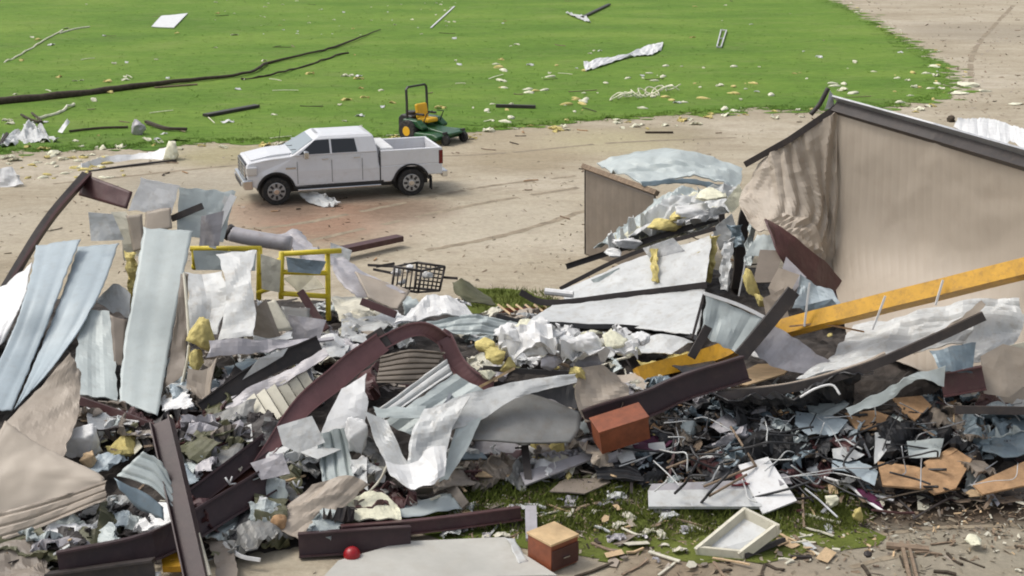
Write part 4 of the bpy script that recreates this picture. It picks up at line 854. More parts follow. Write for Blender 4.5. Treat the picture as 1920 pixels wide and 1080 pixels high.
# ---- yellow railing (one welded thing)
RY=empty('yellow_railing',W((490,560,700))); tag(RY,'yellow steel railing with posts and rails behind the white panels','railing')
def rb(a,b,name='rail',w=.085): 
    bm=bmesh.new(); sweep_bm(bm,cprofile(w*.62),[W(a),W(b)],'z'); return par(link(name,bm,'rail_yellow',None,True),RY)
rb((357,466,690),(490,466,690)); rb((487,464,690),(485,562,690),'post'); rb((363,466,690),(366,505,690),'post'); rb((487,512,690),(530,484,700)); rb((484,548,690),(530,532,700))
rb((528,472,700),(527,560,700),'post'); rb((614,470,690),(616,600,690),'post'); rb((526,476,700),(640,470,690)); rb((528,510,700),(616,512,690)); rb((527,550,700),(617,556,690))
rb((360,500,690),(420,498,690)); rb((430,466,690),(430,500,690),'post')
poly('pink_sheet','pinkish white panel lying behind the yellow railing','panel','cream_sheet',[(532,522,690),(560,512,686),(590,518,684),(610,540,690),(560,548,694)],crump=.03,t=.02)
beam('maroon_strut','maroon strut leaning behind the yellow railing','strut','maroon_steel',[(563,546,715),(585,580,720),(612,618,728)],bprof(.14,.1))
sheet('green_sheet','dark grey-green panel under the yellow railing','panel','grey_sheet',[[(527,575,735),(582,578,735)],[(535,632,750),(580,628,750)]],crump=.03)
sheet('cream_box','cream box lid leaning right of the flared white panel','lid','cream_sheet',[[(492,566,760),(516,562,758)],[(508,625,775),(550,618,772)]],crump=.03,t=.05)
sheet('striped_edge','thin striped trim next to the cream box lid','trim','galvanised',[[(480,560,765),(492,562,765)],[(495,625,778),(508,628,778)]],ribs=3,ribamp=.03,crump=.01)
sheet('white_scoop','white cup-shaped scrap resting on the flattened duct','scrap','white_sheet',[[(470,622,800),(510,632,805),(548,620,800)],[(475,636,812),(515,640,812),(550,636,812)]],crump=.08)
TK=beam('torn_tank','grey white end of a torn tank behind the left pile','tank','lavender_sheet',[(432,438,590),(470,446,592),(545,458,595)],cprofile(.17,12),'z' and .1,smooth=True)
TK['label']=TK['label']; sub_part(beam('end_cap','x','x','dark_steel',[(425,432,589),(434,439,590)],cprofile(.18,12),smooth=True),TK)
sheet('torn_membrane','pale torn membrane lying right of the torn tank','membrane','lavender_sheet',[[(520,435,560),(565,432,560)],[(545,470,585),(600,465,585)],[(590,505,610),(660,490,610)]],crump=.1,t=.02,rag=.1)
sheet('lavender_sheet','long lavender sheet sloping right behind the yellow railing','sheet metal','lavender_sheet',[[(612,478,640),(650,490,640)],[(630,520,670),(700,520,665)],[(668,560,690),(762,548,685)]],crump=.07,t=.015)
sheet('tan_board','tan board at the lower end of the long lavender sheet','board','tan_sheet',[[(665,510,670),(770,545,680)],[(690,560,700),(745,582,705)]],crump=.03,t=.03)
beam('maroon_strut','maroon strut below the tan board','strut','maroon_steel',[(678,565,712),(742,590,718)],bprof(.14,.12))
beam('maroon_plank','maroon plank lying alone on the dirt behind the wreck','plank','maroon_steel',[(636,470,488),(750,446,462)],bprof(.14,.3),face='z')
sheet('white_cloth','crumpled white membrane on the pile left of the maroon arch top','membrane','insulation_white',[[(742,592,735),(800,552,728),(868,562,730)],[(735,612,745),(800,600,742),(892,602,742)]],crump=.2,cs=1.6,t=.03)
sheet('white_run','long white sheet run from the membrane toward the liner panels','sheet metal','pale_blue_sheet',[[(800,600,748),(890,590,742),(980,606,738)],[(780,625,760),(880,630,755),(960,628,750)]],crump=.1,ribs=3,ribdir='u')
sheet('olive_curl','dark olive sheet curled up beside the small grass patch','sheet metal','olive_sheet',[[(848,528,640),(868,520,636),(900,545,632)],[(852,548,650),(880,552,648),(918,562,640)],[(866,562,656),(900,572,652),(930,576,648)]],crump=.08,t=.02)
# wire cart
CTt=empty('wire_cart',A(800,540,.0)); tag(CTt,'tangled black wire cart frame behind the wreck','cart')
def wb(a,b,r=.018,m='dark_steel',name='wire'):
    bm=bmesh.new(); sweep_bm(bm,cprofile(r,6),[W(a),W(b)],'z'); return par(link(name,bm,m,None,True),CTt)
cx=[(782,492,560),(834,500,560),(824,545,568),(778,540,568)]
for a,b in [(0,1),(1,2),(2,3),(3,0)]: wb(cx[a],cx[b],.03,name='frame_bar')
cy=[(740,500,575),(790,508,575),(784,548,580),(735,540,580)]
for a,b in [(0,1),(1,2),(2,3),(3,0)]: wb(cy[a],cy[b],.03,name='frame_bar')
for a,b in zip(cx,cy): wb(a,b,.025,name='frame_bar')
for k in range(5):
    t=(k+1)/6; f=lambda P,Q:tuple(P[i]*(1-t)+Q[i]*t for i in range(3)); wb(f(cx[0],cx[1]),f(cx[3],cx[2])); wb(f(cy[0],cy[1]),f(cy[3],cy[2])); wb(f(cx[0],cx[3]),f(cx[1],cx[2]))
for i,(a,b) in enumerate([((690,497,545),(745,500,548)),((700,505,550),(735,512,552)),((705,500,548),(740,494,546)),((830,520,560),(858,522,562))]):
    beam('black_stick','black stick poking out of the wire cart','stick','dark_steel',[a,b],bprof(.06,.06),group='sticks around the wire cart')
for i,(x,y) in enumerate([(745,515),(768,508),(800,520),(752,532)]): blob('rag_scrap','white rag caught in the wire cart','rag','insulation_white',(x,y,570),(.12,.12,.1),amp=.6,group='rags in the wire cart')
# striped slats
for i in range(6): beam('broken_lath','pinkish slat of the small broken pallet behind the liner panels','slat','light_wood',[(935+i*17,572,600),(958+i*17,590,610)],bprof(.04,.08),group='slats of the broken pallet')
beam('pallet_rail','dark rail under the slats of the small broken pallet','rail','orange_wood',[(930,582,600),(1025,580,602)],bprof(.1,.1))
# ================================================================== CENTRE
ARP=[(478,880,925),(560,770,900),(640,700,880),(715,642,862)]
beam('bent_girder','big maroon steel beam climbing from lower left to the arch top','steel beam','maroon_light',ARP,iprof(.38,.16,.025),n=16,scales=[.35,.85,1,.9],wob=.03)
beam('bent_girder','maroon beam length forming the top of the arch','steel beam','maroon_light',[(712,645,860),(760,622,852),(800,618,846),(836,640,840)],iprof(.23,.16,.025),n=14,wob=.04)
beam('bent_girder','maroon beam length falling right from the arch top','steel beam','maroon_light',[(830,632,842),(858,680,850),(892,712,858),(925,722,862)],iprof(.28,.16,.025),n=14,wob=.05)
beam('splice_plate','dark splice plate where the climbing beam meets the arch top','plate','dark_steel',[(700,622,856),(724,662,862)],bprof(.3,.05))
blob('bolt_cluster','rusty bracket clump at the top of the falling beam','bracket','maroon_steel',(838,638,838),(.13,.1,.13),amp=.6)
sheet('ribbed_tan_sheet','tan corrugated sheet under the maroon arch','sheet metal','brown_sheet',[[(712,668,875),(770,655,872),(836,660,868)],[(705,718,886),(770,718,884),(812,712,880)]],crump=.05,ribs=6,ribdir='u',ribamp=.05,t=.015)
sheet('ribbed_white_sheet','upper white ribbed sheet sloping under the falling beam','sheet metal','white_sheet',[[(702,772,905),(838,672,880)],[(716,790,912),(850,700,888)]],crump=.02,ribs=2,ribdir='u',ribamp=.06,t=.015,rag=.01)
sheet('ribbed_white_sheet','wide white sheet sloping below the upper ribbed one','sheet metal','pale_blue_sheet',[[(718,792,912),(852,698,888)],[(770,815,922),(912,730,895)]],crump=.05,ribs=1,ribdir='u',ribamp=.05,t=.015)
beam('grey_bar','grey bent bar lying on the wide white sheet','bar','galvanised',[(785,772,905),(830,760,902),(845,738,898)],bprof(.05,.06))
sheet('pink_white_sheet','pinkish white sheet standing right of the climbing maroon beam','sheet metal','bright_sheet',[[(640,728,895),(688,700,890)],[(605,800,912),(690,775,905)],[(600,840,922),(655,835,918)]],crump=.06,t=.015)
sheet('ribbed_hanging_sheet','blue-white ribbed sheet hanging at the centre left','sheet metal','pale_blue_sheet',[[(592,812,925),(645,800,922)],[(598,865,935),(660,860,932)],[(608,925,945),(668,918,942)]],crump=.04,ribs=3,ribamp=.06,t=.015)
blob('white_bag','white crumpled bag right of the ribbed hanging sheet','bag','insulation_white',(668,830,930),(.2,.2,.28),amp=.45)
sheet('white_apron','white sheet folded under the hanging ribbed sheet','sheet metal','white_sheet',[[(655,860,940),(688,855,940)],[(665,905,950),(695,925,950)]],crump=.08,t=.015)
sheet('crumpled_tin','left arm of white tin falling into the bowl-shaped bottom in the centre','crumpled tin','white_sheet',[[(684,772,925),(726,786,928)],[(702,828,940),(752,842,944)],[(720,868,954),(775,888,960)]],crump=.06,cs=1.6,t=.012)
sheet('crumpled_tin','bright bowl-shaped bottom of the big crumpled white tin','crumpled tin','bright_sheet',[[(722,866,960),(762,868,958),(800,842,955),(836,838,955)],[(730,892,968),(770,900,972),(812,890,972),(838,868,966)],[(742,902,975),(775,918,980),(812,912,980),(832,892,975)]],crump=.08,cs=1.5,t=.012)
sheet('crumpled_tin','wide white tin arm dropping from the long flange into the bowl','crumpled tin','white_sheet',[[(795,765,918),(885,740,916)],[(770,820,940),(850,800,935)],[(762,872,958),(836,862,952)]],crump=.08,cs=1.6,t=.012)
sheet('crumpled_tin','small white tin bridge above the dark hole of the crumpled tin','crumpled tin','pale_blue_sheet',[[(700,762,918),(800,760,914)],[(706,788,924),(800,786,922)]],crump=.05,t=.012)
sheet('crumpled_tin','long white flange sweeping right from the crumpled tin','sheet metal','white_sheet',[[(790,775,915),(870,738,905),(970,715,892),(1080,700,880)],[(845,812,930),(905,785,920),(970,748,902),(1085,716,884)]],crump=.05,cs=1.2,t=.012)
sheet('crumpled_tin','pale green-white leg bent down at the right of the crumpled tin','sheet metal','pale_blue_sheet',[[(855,800,925),(905,780,920)],[(840,850,940),(875,845,936)],[(822,905,958),(840,900,955)]],crump=.04,t=.015)
beam('twisted_cable','thin white cable hanging from the bowl to the ground','cable','cream_sheet',[(728,868,960),(712,900,965),(690,925,970)],cprofile(.018))
sheet('smooth_grey_sheet','smooth dark grey panel right of the crumpled tin','panel','grey_sheet',[[(938,745,885),(1000,742,882),(1090,775,882)],[(878,800,915),(980,810,915),(1085,808,905)],[(882,824,925),(980,830,925),(1070,830,915)]],crump=.02,t=.03,rag=0)
sheet('light_grey_fold','light grey fold along the top of the smooth dark panel','metal fold','lavender_sheet',[[(960,738,882),(1030,748,880),(1082,772,880)],[(945,752,888),(1030,762,886),(1080,780,886)]],crump=.03)
sheet('cavity_shade','black sheet standing in for the shade in the hollow above the smooth grey panel','sheet metal','black_plastic',[[(985,722,875),(1060,712,872),(1085,735,874)],[(975,742,882),(1050,760,882),(1085,770,882)]],crump=.05)  # black colour stands in for the shade inside the hollow
sheet('tan_crumple','tan crumpled sheet right of the black hollow','sheet metal','tan_sheet',[[(1085,690,865),(1130,682,862),(1150,700,862)],[(1078,740,880),(1130,740,876),(1182,735,872)],[(1095,790,895),(1150,780,890),(1165,760,882)]],crump=.15,t=.015)
sheet('lavender_crumple','lavender tin bent over the insulation heap','sheet metal','lavender_sheet',[[(1070,635,850),(1120,628,846)],[(1075,670,860),(1135,668,856)],[(1085,705,868),(1120,712,866)]],crump=.15,t=.015,curve=.1)
beam('dark_girder','wide dark maroon beam running right under the yellow beam end','steel beam','shaded_maroon',[(1100,795,890),(1180,765,882),(1280,728,870),(1400,690,862)],iprof(.42,.3,.03),n=10,wob=.05)
beam('dark_rail','dark flat rail below the insulation heap','rail','dark_steel',[(905,690,862),(1000,697,862),(1075,700,866)],bprof(.08,.1))
beam('thin_lath','pale lath crossing below the insulation heap','lath','light_wood',[(895,728,875),(965,690,868)],bprof(.04,.05))
for i,(x,y,s,m,l) in enumerate([
 (960,640,.3,'insulation_white','white foam lump at the left of the insulation heap'),(1000,655,.34,'insulation_white','white foam lump low in the insulation heap'),
 (1035,640,.3,'insulation_white','big white foam lump in the middle of the insulation heap'),(1062,655,.25,'bright_sheet','bright white lump right of the middle of the insulation heap'),
 (1100,655,.3,'insulation_white','white foam lump at the right of the insulation heap'),(1150,650,.26,'insulation_pale','cream foam lump near the yellow beam end'),
 (1180,662,.2,'insulation_pale','small cream foam lump touching the torn yellow wrap'),(985,622,.22,'insulation_pale','cream lump on top of the insulation heap'),
 (930,672,.24,'insulation_yellow','yellow insulation tuft at the left foot of the heap'),(905,655,.2,'insulation_yellow','yellow insulation tuft beside the falling maroon beam'),
 (950,690,.17,'insulation_yellow','small yellow insulation tuft under the heap'),(1015,615,.2,'insulation_white','white lump tucked under the long white liner panel'),
 (1085,705,.15,'insulation_yellow','yellow tuft on the dark flat rail'),(1030,688,.2,'lavender_sheet','grey speckled box scrap under the heap'),
 (1200,640,.2,'insulation_white','white tuft just above the torn yellow wrap'),(912,705,.14,'insulation_pale','cream tuft caught on the pale lath')]):
    blob('foam_lump',l,'foam lump',m,(x,y,852+(y-640)*.3),(s,s*.8,s*.62),amp=.6,rot=i)
sheet('crumpled_wrap','crumpled white wrap over the left of the insulation heap','wrap','bright_sheet',[[(930,622,850),(985,612,846),(1040,615,848)],[(925,665,866),(985,672,868),(1050,668,868)]],crump=.3,cs=2.2,t=.02,rag=.1)
sheet('crumpled_wrap','crumpled white wrap over the right of the insulation heap','wrap','insulation_white',[[(1040,618,846),(1110,622,846),(1200,635,850)],[(1045,672,868),(1120,672,868),(1205,665,866)]],crump=.3,cs=2.2,t=.02,rag=.1)
poly('rust_sheet','dark rusty red sheet in the hollow right of the leaning dark beam','sheet metal','rust_sheet',[(372,880),(440,850),(490,860),(470,930),(385,965)],lift=.1,crump=.12,t=.012)
for p,m,l in [([(618,560),(680,552),(702,596),(645,612)],'cream_sheet','cream sheet right of the maroon strut behind the arch'),([(640,600),(720,590),(735,612),(690,640),(640,634)],'white_sheet','white sheet just behind the arch top'),([(545,655),(600,640),(660,645),(640,668),(560,676)],'white_sheet','white sheet scrap below the flattened duct'),([(700,600),(740,580),(770,600),(740,616)],'bright_sheet','bright scrap left of the crumpled membrane'),([(905,600),(985,605),(1000,625),(930,630)],'pale_blue_sheet','pale sheet right of the arch top'),([(1130,622),(1230,628),(1300,640),(1260,668),(1150,655)],'white_sheet','white sheet lying below the long liner panel'),([(1110,700),(1190,700),(1215,720),(1190,745),(1140,740)],'tan_sheet','tan folded scrap under the yellow beam end'),([(1260,690),(1330,672),(1350,690),(1290,712)],'black_plastic','black scrap behind the short yellow beam end'),([(420,690),(470,670),(500,690),(440,730)],'slate_sheet','slate scrap below the flattened duct'),([(860,690),(905,745),(880,760),(840,720)],'tan_sheet','tan scrap under the falling beam')]:
    poly('sheet_scrap',l,'sheet metal',m,p,lift=.22,crump=.1,t=.012,cs=2)
for p,m,l in [([(520,800,960),(585,780,955),(610,830,965),(560,850,970),(530,835,968)],'white_sheet','white torn sheet lying over the lower end of the climbing maroon beam'),([(470,870,975),(530,850,970),(545,890,980),(490,900,985)],'lavender_sheet','lavender scrap hiding the foot of the climbing maroon beam')]:
    poly('sheet_scrap',l,'sheet metal',m,p,t=.012,crump=.08,cs=2)
# orange-red tipped box
def carton(name,label,cat,m,mtop,p,s,rz,tilt=0,parts=True):
    c=W(p); o=empty(name,c,rz); o.rotation_euler=(tilt,0,rz); tag(o,label,cat)
    bm=bmesh.new(); box(bm,(0,0,s[2]/2),(s[0],s[1],s[2]-.04)); link('carcass',bm,m,o,bevel=.006)
    bm=bmesh.new(); box(bm,(0,0,s[2]),(s[0]+.03,s[1]+.03,.035)); link('top',bm,mtop,o,bevel=.006)
    return o
B1=carton('tipped_cabinet','reddish orange cabinet tipped over below the dark maroon beam','cabinet','orange_wood','orange_wood',(1166,826,905),(.82,.4,.45),R(14),R(10)); B1.rotation_euler=(R(12),R(-12),R(16))
NS=carton('nightstand','small orange wooden cabinet with its top coloured pale for the light, at the front','cabinet','orange_wood','light_wood',(1033,1058,1052),(.5,.5,.44),R(-50))  # pale top colour carries the light falling on it
NS.location=A(1036,1054,.0)
bm=bmesh.new(); box(bm,(.265,0,.2),(.012,.5,.3)); dr=link('shaded_drawer',bm,'shaded_wood',NS,bevel=.005)  # face turned away from the sun, its shade painted as dark wood
bm=bmesh.new(); box(bm,(.285,0,.2),(.03,.12,.02)); link('handle',bm,'chrome',dr)
# pieces in front of the centre
poly('grey_board','grey board lying at a slant in front of the smooth grey panel','board','lavender_sheet',[(975,890),(1125,840),(1142,850),(1100,868),(985,908)],lift=.2,crump=0,t=.03,flat=True)
beam('brown_post','short dark post standing on the grass by the slanted grey board','post','dark_steel',[(984,838,905),(992,908,912)],bprof(.12,.1))
poly('orange_board','orange plywood board left of the short dark post','board','plywood',[(872,862),(960,858),(985,878),(965,896),(892,894)],lift=.15,crump=0,t=.02,flat=True)
poly('brown_board','brown board flat on the grass right of the slanted grey board','board','brown_sheet',[(1030,922),(1060,898),(1135,895),(1145,905),(1095,926)],lift=.12,crump=.03,t=.02)
poly('white_scrap','white corner scrap beside the purple cloth','sheet metal','white_sheet',[(1145,838),(1178,830),(1192,862),(1165,868)],lift=.3,crump=.05,t=.012)
sheet('black_hose','black ribbed cover beneath the white corner scrap','cover','black_plastic',[[(1110,870),(1160,862),(1200,880)],[(1120,898),(1165,900),(1210,905)]],lift=.2,crump=.06,ribs=4,ribdir='u',ribamp=.04)
for p,m,l in [([(862,830),(960,828),(990,836),(985,850),(900,852)],'lavender_sheet','grey boards stacked in front of the smooth grey panel'),([(915,845),(985,845),(982,860),(925,862)],'maroon_steel','maroon plate under the stacked grey boards'),([(860,845),(905,850),(915,862),(862,860)],'slate_sheet','slate board left of the maroon plate')]:
    poly('flat_board',l,'board',m,p,lift=.2,crump=.02,t=.03)
sheet('foam_roll','yellow foam roll lying above the slanted grey board','foam roll','insulation_yellow',[[(985,835,880),(1020,824,880),(1055,822,880)],[(992,865,892),(1020,862,892),(1060,850,888)]],crump=.15,cs=3,t=.08,curve=.1)
beam('steel_channel','long maroon channel beam at the front centre','steel beam','maroon_steel',[(640,998,1010),(800,985,1000),(976,962,985)],iprof(.2,.2,.02))
beam('steel_channel','second maroon beam lying under the tan crumpled sheet','steel beam','shaded_maroon',[(560,1022,1035),(700,1012,1022),(770,1008,1018)],iprof(.34,.2,.02))
beam('maroon_board','brown board sloping to the right end of the channel beam','board','maroon_steel' if 0 else 'brown_sheet',[(835,898,935),(872,950,965)],bprof(.17,.05))
sheet('floor_sheet','pale sheet lying flat under the crumpled tin','sheet metal','pale_blue_sheet',[[(705,955),(830,925),(850,935)],[(725,975),(800,968),(868,955)]],lift=.12,crump=.03)
sheet('cream_sheet','cream white sheet at the foot of the hanging ribbed sheet','sheet metal','insulation_pale',[[(640,945),(700,925),(745,948)],[(632,975),(690,980),(755,980)]],lift=.18,crump=.1,t=.02)
sheet('tan_crumpled_sheet','tan crumpled wall sheet pointing down left at the front','wall sheet','tan_sheet',[[(585,908,985),(650,892,980),(695,908,980)],[(520,965,1005),(590,950,1000),(640,955,1000)],[(478,1010,1030),(520,1000,1028),(562,1015,1030)]],crump=.09,ribs=2,t=.015)
blob('rust_knot','rust orange knot at the lower end of the tan crumpled sheet','foam','osb',(524,988,1020),(.1,.1,.12),amp=.6)
sheet('white_blue_sheet','white-blue crumpled sheet between the maroon beams at lower left','sheet metal','pale_blue_sheet',[[(500,885,975),(535,900,978)],[(430,925,985),(535,940,990)],[(385,985,1010),(450,985,1012)],[(378,1008,1020),(420,1012,1022)]],crump=.1,ribs=2,t=.015)
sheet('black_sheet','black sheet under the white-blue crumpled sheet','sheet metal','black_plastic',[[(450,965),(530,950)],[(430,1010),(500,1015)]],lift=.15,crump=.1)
for x,y,l in [(430,908,'white knotted wire on the red-brown beam'),(556,915,'white knotted wire tip above the tan crumpled sheet')]:
    c=W((x,y,965))
    for k in range(3):
        a=k*1.1; tube('wire_knot',l,'wire','bright_sheet',[c,c+Vector((math.cos(a)*.1,.02,math.sin(a)*.13))],.014,group=l)
bm=bmesh.new(); bmesh.ops.create_uvsphere(bm,u_segments=32,v_segments=20,radius=.12)
for v in bm.verts: v.co+=A(660,1040,.12)
tag(link('red_ball',bm,'red_paint',None,True),'red ball resting beside the channel beam at the front','ball')
for p,m,l in [([(1215,832),(1245,830),(1250,848),(1218,850)],'white_sheet','white scrap by the purple cloth'),([(560,850),(590,838),(640,845),(595,862)],'white_sheet','white oval scrap left of the hanging ribbed sheet'),([(505,852),(545,845),(540,868),(510,870)],'lavender_sheet','lavender scrap above the black sheet at left')]:
    poly('sheet_scrap',l,'sheet metal',m,p,lift=.3,crump=.05,t=.012)
beam('white_timber','pale square post lying behind the orange nightstand','post','lavender_sheet',[(995,950,985),(997,1012,1030)],bprof(.17,.05))
sheet('narrow_sheet','narrow white sheet lying on the ground left of the nightstand','sheet metal','white_sheet',[[(948,1012),(965,1010)],[(972,1055),(992,1050)]],lift=.12,crump=.03)
# ================================================================== YARD AND LAWN THINGS
def flatbits(): pass
sheet('sheet_under_truck','crumpled white sheet lying under the side of the pickup','sheet metal','white_sheet',[[(555,358,378),(600,360,380),(625,372,386)],[(572,376,384),(610,386,390),(642,384,388)]],crump=.12,t=.012,rag=.1)
poly('loose_board','flat white square panel lying on the lawn','panel','bright_sheet',[(284,50),(302,30),(352,25),(326,52)],lift=.06,crump=.02,t=.04)
beam('fallen_pole','long dark pole lying across the lawn','pole','bark',[(-60,196),(140,176),(300,156),(455,138),(500,118)],cprofile(.14,10),lift=.12,face='z',scales=[1.3,1.2,.8,.5,.6],smooth=True,wob=.06)
beam('fallen_pole','thin dark end of the long pole near the lawn top','pole','bark',[(496,119),(590,98),(640,84),(712,56)],cprofile(.07,8),lift=.08,face='z',scales=[1,.8,.9,.4],smooth=True,wob=.12)
beam('fallen_branch','thin dark branch lying below the long pole','branch','bark',[(450,148),(520,138),(590,117),(650,98)],cprofile(.05,8),lift=.06,face='z',wob=.15)
beam('fallen_branch','grey branch lying parallel under the long pole','branch','old_wood',[(290,164),(370,158)],cprofile(.04,8),lift=.05,face='z')
beam('dark_plank','dark plank lying on the lawn left of the pickup','plank','dark_steel',[(385,216),(482,198)],bprof(.1,.32),lift=.08,face='z')
beam('dark_plank','dark straight plank on the lawn right of the mower','plank','dark_steel',[(930,198),(1004,200)],bprof(.12,.18),lift=.08,face='z')
beam('dark_plank','dark pole beside the grey bundle at the lawn edge','pole','bark',[(274,228),(310,240),(350,242)],bprof(.1,.14),lift=.1,face='z')
beam('fallen_branch','green-black branch left of the grey bundle','branch','bark',[(130,246),(185,240),(240,238)],cprofile(.045,8),lift=.06,face='z')
blob('grey_bundle','grey-blue crumpled bundle at the lower left lawn','bundle','lavender_sheet',(260,250,252),(.36,.3,.34),amp=.5)
sheet('lawn_sheet','crumpled pale sheet on the lawn at the left edge','sheet metal','white_sheet',[[(5,256),(52,232),(75,240)],[(0,272),(60,262),(112,262)]],lift=.12,crump=.25,t=.012)
sheet('lawn_spike','narrow white spike of sheet standing at the left lawn','sheet metal','bright_sheet',[[(108,247,250),(126,222,248)],[(116,250,252),(132,228,248)]],crump=.05)
beam('dark_hook','small black hooked piece at the left picture edge','metal scrap','dark_steel',[(0,272,275),(8,258,272),(14,250,270)],bprof(.1,.1))
beam('white_limb','pale stripped branch on the upper left lawn','branch','insulation_pale',[(8,116),(35,104),(75,80),(118,56)],cprofile(.04,6),lift=.05,face='z',wob=.08)
beam('white_limb','short pale branch continuing right on the upper left lawn','branch','insulation_pale',[(112,62),(140,54),(168,50)],cprofile(.05,6),lift=.05,face='z')
beam('white_limb','pale twig on the lawn above the crumpled sheet','branch','insulation_pale',[(70,222),(105,212),(138,196)],cprofile(.06,6),lift=.06,face='z',wob=.1)
tube('dark_scrap','dark tangled twigs on the lawn above the crumpled sheet','twigs','bark',[(40,215),(58,224),(78,228),(60,212)],.05)
sheet('rolled_sheet','long white rolled sheet on the dirt left of the pickup','sheet metal','bright_sheet',[[(152,306,316),(200,288,306),(260,279,296),(322,275,294)],[(152,318,318),(205,305,308),(262,302,302),(322,297,300)]],crump=.06,t=.03,curve=.2)
blob('rolled_sheet_end','crumpled cream end of the long rolled sheet','sheet metal','insulation_pale',(324,294,299),(.3,.3,.36),amp=.5)
beam('dark_strip','dark strip along the underside of the long rolled sheet','metal strip','dark_steel',[(165,322,322),(230,312,314),(330,300,304)],bprof(.06,.1),face='z')
sheet('white_cloth','white cloth heaped at the left picture edge','cloth','insulation_white',[[(-20,318,350),(20,312,345),(30,330,348)],[(-20,350,352),(20,350,352),(46,344,350)]],crump=.15,t=.03)
sheet('white_bone_sheet','long narrow white sheet with flared ends on the lawn','sheet metal','bright_sheet',[[(1094,118),(1120,112),(1180,100),(1215,84),(1244,80)],[(1098,132),(1125,124),(1182,106),(1222,102),(1240,92)]],lift=.08,crump=.08,t=.03)
sheet('crossed_scrap','white bent scrap on the lawn at the top centre','sheet metal','white_sheet',[[(1060,22),(1100,32)],[(1068,28),(1108,42)]],lift=.1,crump=.1)
beam('dark_plank','short dark plank crossing the white bent scrap at the top centre','plank','dark_steel',[(1092,32),(1142,8)],bprof(.1,.25),lift=.1,face='z')
beam('white_lath','thin white lath on the upper lawn','lath','bright_sheet',[(808,52),(852,12)],bprof(.05,.1),lift=.05,face='z')
WFb=empty('lattice_rack',A(1353,75,.05)); tag(WFb,'small open white frame lying on the lawn at upper right','frame')
for a,b in [((1344,88),(1352,56)),((1352,88),(1362,57)),((1344,88),(1352,88)),((1352,56),(1362,57)),((1348,72),(1357,72))]:
    bm=bmesh.new(); sweep_bm(bm,bprof(.08,.07),[A(*a,.08),A(*b,.08)],'z'); par(link('frame_bar',bm,'white_sheet',None),WFb)
COI=[]
for i in range(9):
    x=1158+i*13; y=183-i*2.2; c=A(x,y,.16); P=[]
    for k in range(13):
        a=k/12*6.28*(.8+rnd.random()*.15); P.append(c+Vector((math.cos(a)*.32,math.sin(a)*.32,.14*math.sin(a*1.5+i)+.03)))
    COI.append(tube('wire_coil','pale loop of the springy wire coil on the lawn','wire coil','insulation_pale',P,.03,group='loops of the pale wire coil on the lawn',n=26))
sheet('pale_yard_sheet','big cream sheet lying on the dirt behind the tan wall','sheet metal','insulation_white',[[(1795,222,238),(1860,215,232),(1925,240,250)],[(1790,240,242),(1860,268,272),(1940,300,300)]],crump=.08,cs=.7,t=.03,curve=.15)
blob('dark_knot','dark knot at the left tip of the big cream sheet','scrap','bark',(1783,228,228),(.15,.2,.16),amp=.5)
for x,y,s,l in [(1815,162,.55,'largest pale insulation clump by the lawn tip'),(1800,176,.4,'flat pale insulation clump just below the largest one'),(1845,172,.3,'pale insulation clump right of the largest one'),(1905,196,.3,'yellow insulation clump on the far right dirt')]:
    blob('insulation_clump',l,'insulation','insulation_pale',(x,y,y),(s,s*.9,s*.22),amp=.7)
beam('yard_stick','dark stick on the dirt below the wire coil','stick','bark',[(1210,248),(1262,248)],bprof(.06,.1),lift=.04,face='z')
beam('yard_stick','dark broken plank on the front road beside the ladder-like planks','plank','old_wood',[(1662,1022),(1742,1030)],bprof(.05,.12),lift=.05,face='z')
beam('yard_stick','left plank of the pair running toward the camera','plank','old_wood',[(1690,1016),(1708,1095)],bprof(.04,.05),lift=.05,face='z')
beam('yard_stick','right plank of the pair running toward the camera','plank','old_wood',[(1702,1016),(1722,1095)],bprof(.04,.04),lift=.05,face='z')
blob('insulation_clump','yellow insulation clump on the front road','insulation','insulation_pale',(1826,1016,1018),(.13,.12,.07),amp=.6)
blob('insulation_clump','yellow insulation clump at the grass edge near the white hose','insulation','insulation_yellow',(1608,972,974),(.08,.07,.14),amp=.5)
blob('insulation_clump','pale insulation clump at the grass edge right of the white board','insulation','insulation_pale',(1560,945,948),(.13,.1,.1),amp=.7)
blob('stone','dark stone on the front road near the slotted stick','stone','dark_steel',(1627,1042,1044),(.06,.06,.05),amp=.3)
beam('yard_stick','short dark slotted stick on the front road','stick','dark_steel',[(1482,1044),(1522,1045)],bprof(.04,.05),lift=.03,face='z')
